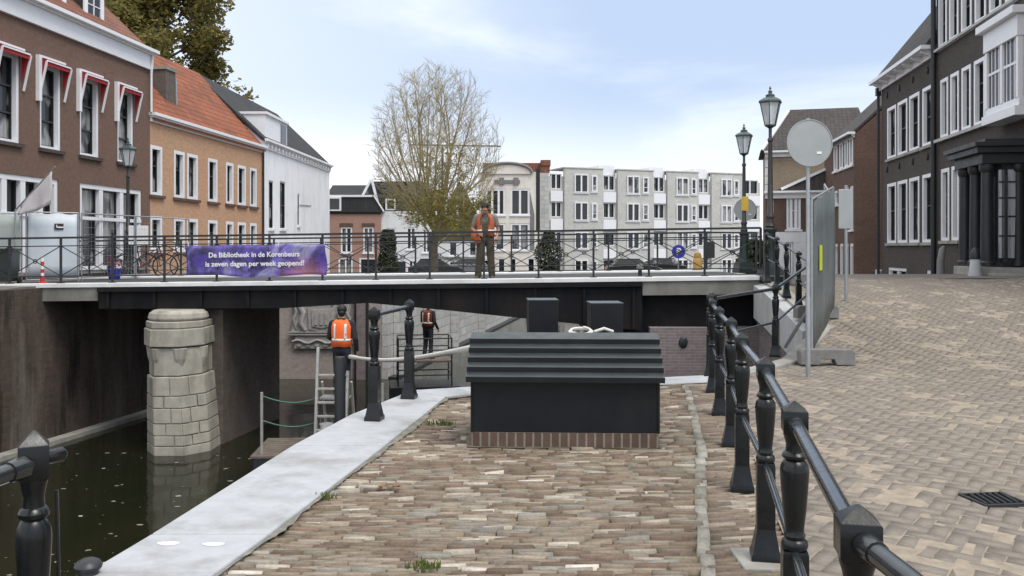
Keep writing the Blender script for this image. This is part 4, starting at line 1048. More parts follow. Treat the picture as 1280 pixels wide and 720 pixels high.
# bits on the bridge deck
p=W(800,350,19.9); t=empty('deck_bollard',(p.x,p.y,zbr(p.x)),0,'short bollard with a rounded grey cap on the bridge deck','bollard')
f=MB(); f.lathe([(.09,0),(.09,.03),(.045,.05),(.045,.16)],14); f.build('stem',M['black_matt'],t,smooth=40)
f=MB(); f.lathe([(.045,.16),(.075,.18),(.085,.23),(.07,.28),(.03,.305),(.003,.31)],16); f.build('cap',M['concrete_grey'],t,smooth=40)
p=W(872,345,23.6); t=empty('hydrant_post',(p.x,p.y,zbr(p.x)),0,'short yellow brown post on the far side of the bridge deck','post')
f=MB(); f.lathe([(.13,0),(.13,.32),(.10,.36),(.11,.40),(.08,.50),(.004,.54)],14); f.build('body',basic('ochre paint',(.42,.25,.06),.5,amt=.25),t,smooth=40)
f=MB(); f.lathe([(.15,0),(.15,.05),(.131,.052)],14); f.build('collar',M['black_matt'],t,smooth=40)
p=W(893,332,23.2); t=empty('railing_sign',(p.x,ynear(p.x)+4.78,zbr(p.x)),0,'small dark square plate hung on the far bridge railing','sign')
f=MB(); f.box(-.12,.12,-.012,.012,.36,.80); f.build('plate',M['black_matt'],t,bevel=.01)
f=MB(); f.path([(-.08,.0,.80),(-.08,.05,.86),(-.08,.09,.80)],.008,6); f.path([(.08,.0,.80),(.08,.05,.86),(.08,.09,.80)],.008,6); f.build('hook',M['black_matt'],t)

# ================================================================== work raft, ladder and scaffold in the canal
ra=empty('work_raft',(-3.9,17.2,WATER),R(4),'low timber work raft floating under the bridge with a rope guard','raft')
zt=.55
f=MB(); f.box(-1.0,1.5,-.7,.9,-.1,zt-.06); f.build('hull',M['black_matt'],ra,bevel=.03)
f=MB()
for k in range(9): f.box(-1.04,1.54,-.72+.18*k,-.72+.18*k+.165,zt-.06,zt-.02)
f.build('deck_planks',M['wood'],ra)
f=MB(); f.tube((-.86,-.55,zt-.05),(-.86,-.55,zt+1.15),.028,None,10); f.build('guard_post',M['alu'],ra,smooth=50)
f=MB(); f.tube((1.3,.75,zt-.05),(1.3,.75,zt+1.1),.028,None,10); f.build('guard_post',M['alu'],ra,smooth=50)
for z in (zt+.62,zt+1.08):
    f=MB(); pts=[]
    for k in range(13): t_=k/12; pts.append((lerp(-.86,.12,t_),lerp(-.55,-.35,t_),z-.12*math.sin(math.pi*t_*.9)-.06*t_))
    f.path(pts,.016,6); f.build('guard_rope',M['green_rope'],ra,smooth=60)
ld=empty('step_ladder',(-3.42,16.95,WATER+.53),R(-2),'worn aluminium step ladder standing on the raft below the orange vest','ladder')
for s_,tp in ((-.27,2.0),(.30,1.55)):
    f=MB(); f.bar((s_,-.42,0),(s_,-.16,tp),.05,.09); f.build('stile',M['alu'],ld,bevel=.006)
    f=MB(); f.bar((s_,.55,0),(s_,.12,1.3),.045,.06); f.build('stile',M['alu'],ld,bevel=.006)
for k in range(6):
    z=.2+.255*k; y=lerp(-.42,-.16,z/2.0)
    f=MB(); f.box(-.26,.29,y-.04,y+.04,z-.018,z+.018); f.build('rung',M['alu'],ld,bevel=.004)
f=MB(); f.box(-.26,.29,-.12,.24,.99,1.03); f.build('platform',M['alu'],ld,bevel=.004)
p=W(408,538,16.75); t=empty('bucket',(p.x,p.y,p.z-.12),0,'white bucket hanging from a ladder rung above the coping','bucket')
f=MB(); f.lathe([(.10,0),(.125,.24),(.135,.25),(.115,.25),(.10,.04)],18); f.build('pail',M['white_plain'],t,smooth=40)
f=MB(); f.path([(-.125,0,.24),(-.1,0,.36),(0,0,.42),(.1,0,.36),(.125,0,.24)],.006,6); f.build('handle',M['galv'],t)
p=W(425,460,15.6); f=MB(); f.lathe([(.10,WATER-.8),(.10,W(425,446,15.6).z-.04),(.085,W(425,446,15.6).z)],14,(p.x,p.y,0)); tag(f.build('mooring_pile',M['black_matt'],loc=(p.x,p.y,WATER),smooth=40),'black mooring pile in the water in front of the worker on the ladder','pile')
# second raft with scaffold
s2=empty('scaffold_raft',(-2.65,27.0,WATER),R(9),'dark tubular work scaffold on a low raft beyond the bridge','scaffold')
f=MB(); f.box(-1.1,1.0,-.8,.8,-.1,.28); f.build('hull',M['black_matt'],s2,bevel=.02)
f=MB(); f.box(-.85,.75,-.6,.6,.98,1.03); f.build('platform',M['wood'],s2)
for (x,y) in ((-.85,-.6),(.75,-.6),(-.85,.6),(.75,.6)):
    f=MB(); f.tube((x,y,.25),(x,y,1.72),.022,None,8); f.build('upright',M['black_matt'],s2,smooth=50)
for z in (.6,1.35,1.70):
    f=MB()
    for a,b in (((-.85,-.6,z),(.75,-.6,z)),((-.85,.6,z),(.75,.6,z)),((-.85,-.6,z),(-.85,.6,z)),((.75,-.6,z),(.75,.6,z))): f.tube(a,b,.02,None,8)
    f.build('rail',M['black_matt'],s2,smooth=50)
# floating leaves on the water: countless specks
f=MB()
for k in range(420):
    y=random.uniform(5.0,19); x=lerp(-10.5,-2.6,random.random())+.05*y
    if k%3==0: y=random.uniform(7,13); x=random.uniform(-6.5,-3)
    a=random.uniform(0,6.28); s_=random.choice([.012,.016,.022,.03,.045,.06]); z=WATER+.004
    f.add([(x+s_*random.uniform(.6,1.3)*math.cos(a+q),y+s_*random.uniform(.4,1)*math.sin(a+q),z) for q in (0,1.3,2.6,3.9,5.2)],[(0,1,2,3,4)])
o=f.build('floating_leaves',leafmat('floating leaves',[(.30,.28,.22),(.16,.14,.08),(.42,.40,.34),(.1,.09,.05)],.1),recalc=False); o['kind']='stuff'; tag(o,'pale dead leaves scattered over the dark canal water','leaves')
# ================================================================== houses
class House:
    def __init__(s,name,p0,p1,zb,label,depth=7.0,cat='house',group=None):
        s.o=Vector(p0[:2]); d=Vector(p1[:2])-s.o; s.L=d.length; s.d=d.normalized(); s.zb=zb; s.D=depth
        s.root=empty(name,(s.o.x,s.o.y,zb),math.atan2(s.d.y,s.d.x),label,cat,group); s.open=[]
    def u(s,px):
        k=(px-CX)/F; return (k*s.o.y-s.o.x)/(s.d.x-k*s.d.y)
    def z(s,px,py):
        u=s.u(px); dd=s.o.y+u*s.d.y; return EYE-(py-HY)*dd/F-s.zb
    def wall(s,H,mat,name='wall',z0=-1.2,extra=None,gable=None,sidemat=None):
        f=MB(); L=s.L
        us=sorted({0.0,L}|{min(max(v,0),L) for o in s.open for v in o[:2]}); zs=sorted({z0,H}|{min(max(v,z0),H) for o in s.open for v in o[2:4]})
        for a,b in zip(us,us[1:]):
            for c,d in zip(zs,zs[1:]):
                m,n=(a+b)/2,(c+d)/2
                if any(o[0]<m<o[1] and o[2]<n<o[3] for o in s.open): continue
                f.quad((a,0,c),(b,0,c),(b,0,d),(a,0,d))
        for (a,b,c,d) in [o[:4] for o in s.open]:
            a=max(a,0); b=min(b,L); e=.25
            f.quad((a,0,c),(a,e,c),(a,e,d),(a,0,d)); f.quad((b,0,c),(b,0,d),(b,e,d),(b,e,c))
            f.quad((a,0,d),(a,e,d),(b,e,d),(b,0,d)); f.quad((a,0,c),(b,0,c),(b,e,c),(a,e,c))
        D=s.D
        f.quad((0,0,z0),(0,0,H),(0,D,H),(0,D,z0)); f.quad((L,0,z0),(L,D,z0),(L,D,H),(L,0,H)); f.quad((0,D,z0),(0,D,H),(L,D,H),(L,D,z0)); f.quad((0,.26,H),(L,.26,H),(L,D,H),(0,D,H))
        if gable:
            r,ry=gable   # rise, ridge position
            for u in (0.0,L): f.add([(u,.0,H),(u,D,H),(u,ry,H+r)],[(0,1,2)])
        return f.build(name,mat,s.root)
    def window(s,u0,u1,z0,z1,cols=1,rows=(.5,),fw=.09,sash=True,sill=True,mat=None,gl=None,inset=.03,name='window',mull=.055,sillmat=None,cut=True,fd=.20):
        if cut: s.open.append((u0,u1,z0,z1))
        mat=mat or M['white_paint']; f=MB(); y0,y1=inset,inset+fd; e=.004
        f.box(u0+e,u1-e,y0,y1,z1-fw,z1-e); f.box(u0+e,u1-e,y0,y1,z0+e,z0+fw*.8); f.box(u0+e,u0+fw,y0,y1,z0+fw*.8+.001,z1-fw-.001); f.box(u1-fw,u1-e,y0,y1,z0+fw*.8+.001,z1-fw-.001)
        for k in range(1,cols):
            c=lerp(u0,u1,k/cols); f.box(c-mull,c+mull,y0+.006,y1,z0+fw*.8+.001,z1-fw-.001)
        w=f.build(name,mat,s.root)
        a,b,c,d=u0+fw,u1-fw,z0+fw*.8,z1-fw
        if sash:
            f=MB(); n=cols
            for k in range(n):
                l=a if k==0 else lerp(u0,u1,k/n)+mull; r=b if k==n-1 else lerp(u0,u1,(k+1)/n)-mull
                f.box(l,l+.035,y1-.07,y1-.01,c,d); f.box(r-.035,r,y1-.07,y1-.01,c,d); f.box(l+.036,r-.036,y1-.07,y1-.01,c,c+.04); f.box(l+.036,r-.036,y1-.07,y1-.01,d-.04,d)
                for q in rows: z=lerp(c,d,q); f.box(l+.036,r-.036,y1-.075,y1-.01,z-.025,z+.025)
            f.build('sash',M['dark_sash'] if sash is True else sash,w)
        f=MB(); f.box(u0+.01,u1-.01,y1-.005,y1+.02,z0+.01,z1-.01); f.build('pane',gl or M['glass'],w)
        if sill:
            f=MB(); f.box(u0-.08,u1+.08,-.09,inset+.03,z0-.10,z0-.002); f.build('sill',sillmat or M['white_paint'],w)
        return w
    def gable_roof(s,H,rise,mat,oh=.25,ry=None,back=None,lo=.12,ro=.12,thick=.14,name='roof'):
        D=s.D; ry=ry or D/2; sl=rise/ry
        f=MB(); f.extr_u([(-oh,H-oh*sl),(ry,H+rise),(D+oh,H-oh*rise/(D-ry)),(D+oh,H-oh*rise/(D-ry)+thick),(ry,H+rise+thick*1.2),(-oh,H-oh*sl+thick)],-lo,s.L+ro)
        return f.build(name,mat,s.root)
    def hip_roof(s,H,rise,mat,hl,hr,oh=.25,ry=None):
        D=s.D; ry=ry or D/2; L=s.L
        f=MB(); z=H+.02
        v=[(-oh,-oh,z),(L+oh,-oh,z),(L+oh,D+oh,z),(-oh,D+oh,z),(hl,ry,H+rise),(L-hr,ry,H+rise)]
        f.add(v,[(0,1,5,4),(1,2,5),(2,3,4,5),(3,0,4),(0,3,2,1)]); return f.build('roof',mat,s.root)
    def cornice(s,z0,z1,pr=.12,mat=None,gut=.22,u0=-.02,u1=None):
        u1=s.L+.02 if u1 is None else u1
        f=MB(); f.box(u0,u1,-pr,-.002,z0,z1-.12); f.box(u0-.03,u1+.03,-pr-.08,.0,z1-.119,z1-.06); f.box(u0-.06,u1+.06,-pr-gut,.02,z1-.059,z1+.05)
        return f.build('cornice',mat or M['white_paint'],s.root,bevel=.008)
    def part(s,name,mat,fn,**k):
        f=MB(); fn(f); return f.build(name,mat,s.root,**k)

# ---------------- left row
LV=(.1,1.0)   # x per y of the left facades
def lrow(px): y=15.35/(.1-(px-640)/1100); return (.1*y-15.35,y)
# brown house with red awnings
h=House('brown_brick_house',(.1*17-15.35,17),lrow(187.5),.62,'brown brick house with red awnings and white cornice by the bridge',8.0)
ze=h.z(187,88); zt=h.z(190,67)
WT,WB=h.z(75,86),h.z(75,189)
wins=[(-6,21),(50,76),(100,124),(147,167)]
ul=[(h.u(a),h.u(b)) for a,b in wins]; sp=ul[1][0]-ul[0][0]
ul=[(ul[0][0]-sp,ul[0][1]-sp)]+ul
for k,(a,b) in enumerate(ul):
    b=max(b,a+.95)
    h.window(a,b,WB,WT,1,(.33,.66),.10,sillmat=M['dark_brick'])
    w_=b-a
    aw=MB(); za=WT+.12
    aw.extr_u([(-.02,za),(-.24,za-.08),(-.24,za-.22),(-.228,za-.22),(-.22,za-.10),(-.02,za-.03)],a-.06,b+.06)
    for u in (a-.05,b+.04): aw.extr_u([(-.02,za-.02),(-.235,za-.10),(-.235,za-.20),(-.03,za-.80)],u,u+.012)
    aw_=aw.build('awning',M['awning_red'],h.root)
    f=MB(); f.box(a-.08,b+.08,-.10,-.003,za+.0,za+.06); f.box(a-.07,b+.07,-.27,-.242,za-.115,za-.075); f.build('awning_rail',M['white_paint'],aw_)
    for u in (a-.085,b+.085):
        f=MB(); f.bar((u,-.26,za-.11),(u,-.05,za-1.05),.04,.05); f.build('awning_arm',M['white_paint'],aw_)
    f=MB(); f.box(a-.19,a-.07,-.11,-.002,za-1.20,za+.05); f.build('side_board',M['white_paint'],aw_)
GT=h.z(175,237)-.02
for (a,b,n) in ((h.u(-70),h.u(-28),3),(h.u(-18),h.u(73),4),(h.u(100),h.u(177),3)):
    zb_=.35
    h.window(a,b,zb_,GT,n,(.05,.62,),.14,mull=.10,gl=M['glass'],sillmat=M['concrete_grey'])
    f=MB(); zt_=lerp(zb_,GT,.60); f.box(a+.02,b-.02,.0,.05,zt_-.05,zt_+.05); f.build('transom',M['white_paint'],h.root)
h.wall(ze+.02,M['brown_brick']); h.cornice(ze,zt,.10)
h.gable_roof(zt-.02,3.9,M['red_tile_dull'],oh=.10,ry=4.2,ro=-.02)
f=MB(); f.extr_u([(.0,zt),(8,zt),(4.2,zt+3.8)],h.L-.22,h.L-.03); f.build('gable',M['brown_brick'],h.root)
for pa,pb_ in ((122,143),(74,96),(28,52)):
    a,b=h.u(pa)+.35,h.u(pb_)+.25; z0=zt+.30; z1=z0+1.35
    f=MB(); f.box(a-.1,b+.1,.62,2.4,z0-.35,z1+.05); dm=f.build('dormer',M['slate'],h.root)
    f=MB(); f.box(a-.12,a+.06,.56,.615,z0-.1,z1); f.box(b-.06,b+.12,.56,.615,z0-.1,z1); f.box(a+.061,b-.061,.56,.615,z1-.1,z1); f.box(a+.061,b-.061,.56,.615,z0-.1,z0); f.box(a-.2,b+.2,.45,.9,z1+.06,z1+.16)
    f.box((a+b)/2-.02,(a+b)/2+.02,.575,.6,z0,z1-.1); f.box(a+.06,b-.06,.575,.6,(z0+z1)/2-.03,(z0+z1)/2); f.build('frame',M['white_paint'],dm)
    f=MB(); f.box(a+.05,b-.05,.60,.618,z0-.01,z1-.05); f.build('pane',M['glass_dark'],dm)
f=MB(); f.tube((h.L-.10,-.16,zt-.05),(h.L-.10,-.10,ze-.1),.045); f.tube((h.L-.10,-.10,ze-.1),(h.L-.10,-.10,h.z(186,140)),.04); f.build('drainpipe',M['white_paint'],h.root,smooth=50)
# orange house
o0=lrow(187.5); o1=lrow(328)
h=House('orange_brick_house',o0,o1,.45,'orange brick house with clay tile roof between the brown and white houses',6.0)
ze=h.z(188,146); 
W1t,W1b=h.z(195,182),h.z(195,244); W0t,W0b=h.z(195,270),h.z(195,312)
for (a,b) in ((188,203),(217.5,231),(234,247.5),(260,272),(282.5,292),(297,307.5),(312.5,321)):
    h.window(h.u(a),h.u(b),W1b,W1t,1,(.62,),.13,sash=M['dark_sash'],sillmat=M['red_brown_brick'],inset=.0)
    h.window(h.u(a),h.u(b),W0b,W0t,1,(.6,),.13,inset=.0)
h.wall(ze,M['orange_brick'],gable=(3.2,3.0)); h.cornice(ze-.16,ze+.10,.08,gut=.16)
h.gable_roof(ze+.06,3.3,M['red_tile'],oh=.15,ry=3.0,lo=-.02,ro=.05)
# chimney between the two houses
f=MB(); a=2.45; f.box(a,a+.75,.7,1.35,ze+.4,h.z(200,73)); ch=f.build('chimney',M['chimney'],h.root)
f=MB(); f.box(a-.05,a+.80,.65,1.40,h.z(200,73)+.001,h.z(200,73)+.12); f.build('chimney_cap',M['concrete_dirty'],ch)
f=MB(); f.bar((a+.80,.70,h.z(200,80)),(a+.80,.66,ze+.55),.10,.02); f.build('lead_strip',M['galv'],ch)
f=MB(); f.tube((h.L-.06,-.07,ze),(h.L-.06,-.07,-.8),.05); f.build('drainpipe',M['black_matt'],h.root,smooth=50)
# white house
p0=(o1[0]+.02,o1[1]+.05); h=House('white_house',p0,(-11.35+.03*12.9,52.9),.1,'white rendered house with dark slate roof beyond the orange house',7.0)
ze=h.z(332,178)
for (a,b,t,bt) in ((336,342,225,286),(350,357,226,286),(372,374.5,242,282)):
    h.window(h.u(a),h.u(b),h.z(a,bt),h.z(a,t),1,(.5,),.06,mat=M['white_wash'],fd=.07,gl=M['glass_dark'])
f=MB(); f.bar((h.u(374),-.03,h.z(374,256)),(h.u(388),-.03,h.z(388,257)),.03,.03); f.build('wall_tie',M['galv'],h.root)
h.wall(ze,M['white_wall'],gable=(2.9,3.2)); h.cornice(ze-.30,ze+.08,.06,gut=.18)
for k in range(22): u=.3+k*(h.L-.6)/21; f=MB(); f.box(u-.06,u+.06,-.16,-.062,ze-.22,ze-.06); f.build('cornice_bracket',M['white_paint'],h.root)
h.gable_roof(ze+.06,3.0,M['slate'],oh=.10,ry=3.2,ro=.05)
a,b=h.u(345),h.u(361); z0=ze+.10; z1=ze+1.35
f=MB(); f.extr_u([(.12,z0-.1),(.12,z1),(2.6,z1+.1),(2.6,z0)],a-1.3,b+.1); dm=f.build('dormer',M['white_panel'],h.root)
f=MB(); f.box(a-1.36,b+.16,.02,2.7,z1+.002,z1+.12); f.build('dormer_roof',M['white_paint'],dm)
f=MB(); f.box(b-1.0,b-.1,.09,.115,z0+.12,z1-.12); f.build('pane',M['glass_dark'],dm)

# ---------------- row across the far end of the canal
FZ=-.8
def far(px0,px1,d0,d1,name,label,depth=8,cat='house',zb=FZ): return House(name,W(px0,300,d0),W(px1,300,d1),zb,label,depth,cat)
h=far(406,476,74,74,'pink_brick_house','pink brick house with a dark mansard roof and white trim beyond the bridge')
H1=h.z(440,266)
for (a,b) in ((426,440),(454,467)):
    h.window(h.u(a),h.u(b),h.z(430,316),h.z(430,284),2,(.6,),.12)
    f=MB(); f.box(h.u(a)-.1,h.u(b)+.1,-.05,-.003,h.z(430,283.5),h.z(430,279)); f.build('lintel',M['red_brown_brick'],h.root)
for (a,b) in ((423,441),(449,471)): h.window(h.u(a),h.u(b),h.z(430,344),h.z(430,322),2,(.7,),.14,gl=M['glass_dark'])
h.wall(H1,M['pink_brick']); h.cornice(H1-.1,H1+.12,.08,M['slate'],.1)
f=MB(); zt=h.z(440,246); f.extr_v([(.2,H1+.1),(h.L+.3,H1+.1),(h.L-.55,zt),(.2,zt)],-.05,6); f.build('mansard',M['slate'],h.root)
f=MB(); f.bar((h.L+.28,-.09,H1+.1),(h.L-.5,-.09,zt),.12,.12); f.box(.0,h.L-.4,-.15,.2,zt-.02,zt+.15); f.build('trim',M['white_paint'],h.root)
f=MB(); zr_=h.z(440,228); f.extr_u([(.4,zt+.1),(3.2,zr_),(6,zt+.1)],0,h.L-1.4); f.build('roof',M['slate'],h.root)
h.window(h.u(408),h.u(427),H1+.15,zt-.02,1,(),.14,sash=False,sill=False,gl=M['glass_dark'],inset=-.25,cut=False)
h=far(476,546,74.3,74.3,'white_house','white plastered house with steep dark roof behind the big bare tree')
H1=h.z(500,264)
for (a,b,t,bt) in ((483,495,285,317),(508,520,284,312),(528,538,286,316)): h.window(h.u(a),h.u(b),h.z(500,bt),h.z(500,t),2,(.6,),.12)
h.window(h.u(508),h.u(524),h.z(500,345),h.z(500,322),2,(.5,),.3,gl=M['glass_dark'])
h.wall(H1,M['white_wash'])
f=MB(); f.box(.2,h.u(507),-.05,-.002,-.2,h.z(500,327)); f.box(h.u(525),h.L-.1,-.05,-.002,-.2,h.z(500,327)); f.build('plinth',M['black_matt'],h.root)
f=MB(); zt=h.z(490,226); f.extr_v([(-1.5,H1),(h.L,H1),(h.L-1.3,zt),(-.8,zt)],.6,6); f.build('roof',M['slate'],h.root)
f=MB(); a=h.u(463); f.bar((h.u(452),.2,h.z(452,246)),(a,.2,h.z(463,225)),.2,.2); f.bar((a+.1,.2,h.z(463,225)),(h.u(474),.2,h.z(474,262)),.22,.2); f.build('gable_trim',M['white_paint'],h.root)
f=MB(); f.extr_v([(h.u(454),h.z(452,246)),(a,h.z(463,226.5)),(h.u(472),h.z(472,247))],.25,2); f.build('gable_glazing',M['glass_pale'],h.root)
h.window(h.u(481),h.u(494),H1+.1,h.z(490,248),1,(),.14,sash=False,sill=False,gl=M['glass_dark'],inset=.3,cut=False)
f=MB(); f.extr_u([(1.2,H1),(4.5,h.z(530,233)),(8,H1)],h.u(513),h.u(546)); f.build('tiled_roof',M['red_tile'],h.root)
f=MB(); f.box(h.u(515),h.u(520),3.5,4.6,h.z(515,245),h.z(515,222)); f.build('chimney',M['chimney'],h.root)
h=far(546.5,598,74.5,74.5,'gabled_house','small white fronted house with a big mossy gable roof beside the ornate one')
H1=h.z(570,300)
for (a,b) in ((561,572),(586,596)): h.window(h.u(a),h.u(b),h.z(570,320),h.z(570,294+8),1,(.5,),.12)
for (a,b) in ((548,555),(561,574),(580,596)): h.window(h.u(a),h.u(b),h.z(570,342),h.z(570,326),1,(.5,),.12,gl=M['glass_dark'])
h.wall(H1,M['white_wash'])
f=MB(); f.box(0,h.L,-.04,-.002,h.z(570,325),h.z(570,321)); f.build('band',M['concrete_grey'],h.root)
f=MB(); f.extr_v([(-.3,H1),(h.L+.1,H1),(h.L-.4,h.z(590,262)),(h.u(574),h.z(574,226)),(.6,h.z(552,262))],-.1,7); f.build('roof',basic('mossy brown roof',(.10,.085,.035),.9,amt=.35,scale=2,bmp=.5,bscale=12),h.root)
h.window(h.u(557),h.u(573),h.z(565,272),h.z(565,246),1,(.5,),.16,sill=False,inset=-.22,cut=False,fd=.11,sash=M['white_paint'],gl=M['glass_pale'])
# ornate cream house
h=far(598,686,74,74,'ornate_cream_house','ornate cream house with an arched top and tall paired windows behind the standing man')
Ht=h.z(640,204)
for (a,b) in ((607,631.5),(638,662)):
    h.window(h.u(a),h.u(b),h.z(640,269),h.z(640,236),3 if a<620 else 2,(),.16,mull=.09,gl=M['glass_dark'])
    h.window(h.u(a),h.u(b),h.z(640,313),h.z(640,279),2,(),.16,mull=.09)
for (a,b,c) in ((622,632,322),(638,646,322),(659,669,322),(603,612,324)): h.window(h.u(a),h.u(b),h.z(640,346),h.z(640,c),1,(.7,),.12,gl=M['glass_dark'],sill=False)
h.wall(h.z(640,215),M['cream_wall'])
f=MB(); cx=(h.u(604)+h.u(665))/2; w_=(h.u(665)-h.u(604))/2; z0=h.z(640,216); z1=Ht
arc=[(cx+w_*math.cos(math.pi*k/14),z0+(z1-z0)*math.sin(math.pi*k/14)) for k in range(15)]
f.extr_v([(cx+w_,z0-.1)]+arc+[(cx-w_,z0-.1)],-.12,.4); f.build('arched_gable',M['cream_wall'],h.root)
f=MB(); f.path([(x,-.14,z) for x,z in arc],.14,6); f.box(h.u(618),h.u(650),-.10,-.003,h.z(640,229),h.z(640,225)); f.box(h.u(624),h.u(630),-.12,-.003,h.z(640,231),h.z(640,222)); f.box(h.u(642),h.u(648),-.12,-.003,h.z(640,231),h.z(640,222)); f.build('stucco_ornament',M['concrete_grey'],h.root)
for (a,b) in ((602,606.5),(662.5,668)): 
    f=MB(); f.extr_v([(h.u(a),h.z(640,313)),(h.u(b),h.z(640,313)),(h.u(b),h.z(640,268)),(h.u(b if a<620 else a),h.z(640,240)),(h.u(a),h.z(640,262))],-.03,-.002); f.build('wall_panel',M['concrete_grey'],h.root)
f=MB(); f.box(h.u(670),h.u(675),-.02,-.002,h.z(640,290),h.z(640,211)); f.build('downpipe_slot',M['dark_sash'],h.root)
f=MB(); f.box(0.4,h.L+.1,.45,5,h.z(640,214.9),h.z(640,203)); f.build('roof',M['red_tile_dull'],h.root)
f=MB(); f.box(h.u(675.5),h.L,-.02,1.5,h.z(640,216),h.z(640,207)); f.box(h.u(676),h.L+.15,-.1,2,h.z(640,206.9),h.z(640,200)); f.build('parapet',M['red_tile_dull'],h.root)
f=MB(); f.box(h.u(676),h.L-.01,-.03,-.002,-.5,h.z(640,216.5)); f.build('corner_strip',M['stone_wall'],h.root)
# grey apartment block
A0=W(686,300,76); A1=W(950,300,84)
h=House('apartment_block',A0,A1,FZ,'long grey apartment block with stacked white balconies at the far end',10,'apartments')
zf=lambda py: h.z(750,py)
rowsW=[(219,241.5),(253.5,276),(290,311),(324.5,346)]
bays=[(704,752,(716,733),(737.5,744.5)),(770.5,815,(781.5,797),(801,808.5)),(832.5,871,(843,858),(861.5,868)),(887.5,926,(899,912),(914.5,921))]
recs=[(687,703.5),(752.5,770),(815.5,832),(871.5,887),(926.5,949)]
Hm=zf(222)
for (a,b,w1,w2) in bays:
    for (t,bt) in rowsW:
        h.window(h.u(w1[0]),h.u(w1[1]),zf(bt),zf(t),2,(),.10,mull=.07,sash=False,gl=M['glass'],sill=True,inset=-.40,cut=False,fd=.11)
        h.window(h.u(w2[0]),h.u(w2[1]),zf(bt-1),zf(t+1),1,(.35,),.10,sash=M['white_paint'],gl=M['glass'],inset=-.40,cut=False,fd=.11)
for (a,b) in recs:
    for (t,bt) in rowsW: h.window(h.u(a)+.12,h.u(b)-.12,zf(bt-4),zf(t),2,(.5,),.07,sash=True,sill=False,gl=M['glass_dark'])
h.wall(Hm,M['grey_brick'])
for k,(a,b,_,_2) in enumerate(bays):
    f=MB(); f.box(h.u(a),h.u(b),-.28,-.002,-.4,zf(212)); f.box(h.u(a)-.05,h.u(b)+.05,-.34,3,zf(212)+.002,zf(210.5)); f.build('bay',M['grey_brick'],h.root)
for k,(a,b) in enumerate(recs):
    for (t,bt) in ((240,253),(274.5,288),(311,323)):
        f=MB(); f.box(h.u(a)+.05,h.u(b)-.05,-.16,-.06,zf(bt),zf(t)); f.build('balcony_panel',M['white_panel'],h.root)
    if k in (1,2,3):
        f=MB(); f.box(h.u(a)-.1,h.u(b)+.1,.3,2.5,zf(221),zf(206)); f.build('roof_core',M['white_panel'],h.root)
for (a,b,t) in ((786,842,209),(905,948,207)):
    f=MB(); f.box(h.u(a),h.u(b),4,9,Hm+.01,zf(t)-.15); f.build('penthouse',M['white_panel'],h.root)
f=MB(); f.lathe([(.8,0),(.75,.3),(.5,.6),(.1,.75)],12,(h.u(852),5,zf(213))); f.build('roof_dome',M['concrete_grey'],h.root)

# ---------------- right side
def rrow(px): t=(14.45-(px-640)/1100*30)/((px-640)/1100-.145); return (14.45+.145*t,30+t)
# brick house A with white sash windows and deep eaves
a0=rrow(1102); a1=rrow(1170)
h=House('dark_brick_house',a0,a1,.15,'dark brick house with deep bracketed eaves next to the columned entrance',8)
ze=h.z(1168,62)
up=[(1109.5,1120.5),(1122.5,1134.5),(1137,1149.5),(1153.5,1166.5)]
Ut,Ub=h.z(1165,105),h.z(1165,180); Lt,Lb=h.z(1165,216),h.z(1165,303)
for (a,b) in up:
    h.window(h.u(a),h.u(b),Ub,Ut,1,(.5,),.13,gl=M['glass_pale'],sillmat=M['concrete_dirty'],inset=-.02,fd=.19)
    h.window(h.u(a),h.u(b),Lb,Lt,1,(.55,),.13,gl=M['glass_pale'],sillmat=M['concrete_dirty'],inset=-.02,fd=.19)
for (a,b) in ((1110,1133),(1158,1168)): h.window(h.u(a),h.u(b),h.z(1165,352),h.z(1165,338),2 if b-a>15 else 1,(),.12,gl=M['glass_dark'],sill=False)
h.wall(ze+.02,M['dark_brick'])
f=MB(); f.box(-.10,h.L+.0,-.50,.05,ze+.0,ze+.14); f.box(-.3,h.L,-.10,-.003,ze-.25,ze-.001); f.build('eave_board',M['white_paint'],h.root,bevel=.01)
for k in range(7): u=.3+k*(h.L-.6)/6; f=MB(); f.extr_u([(-.10,ze-.22),(-.10,ze-.003),(-.42,ze-.003),(-.42,ze-.06)],u-.06,u+.06); f.build('eave_bracket',M['white_paint'],h.root)
f=MB(); f.add([(-.05,-.35,ze+.145),(h.L-.02,-.35,ze+.145),(h.L-.02,7,ze+.145),(-.05,7,ze+.145),(2.6,1.3,ze+2.5),(h.L-.02,1.3,ze+2.5),(h.L-.02,6,ze+2.5),(2.6,6,ze+2.5)],[(0,1,5,4),(1,2,6,5),(2,3,7,6),(3,0,4,7),(4,5,6,7),(0,3,2,1)]); f.build('roof',M['slate_brown'],h.root)
f=MB(); f.tube((-.12,-.10,ze-.1),(-.12,-.10,-1),.06,None,8); f.box(-.22,-.02,-.2,-.0,ze-.42,ze-.1); f.build('drainpipe',M['black_matt'],h.root,smooth=50)
for k in range(4):
    u=.9+k*1.7; f=MB(); f.ball((u,-.03,(Ub+Lt)/2+.1),(.05,.04,.14)); f.ball((u,-.03,Ut+.55),(.05,.04,.14)); f.build('wall_anchor',M['black_matt'],h.root)
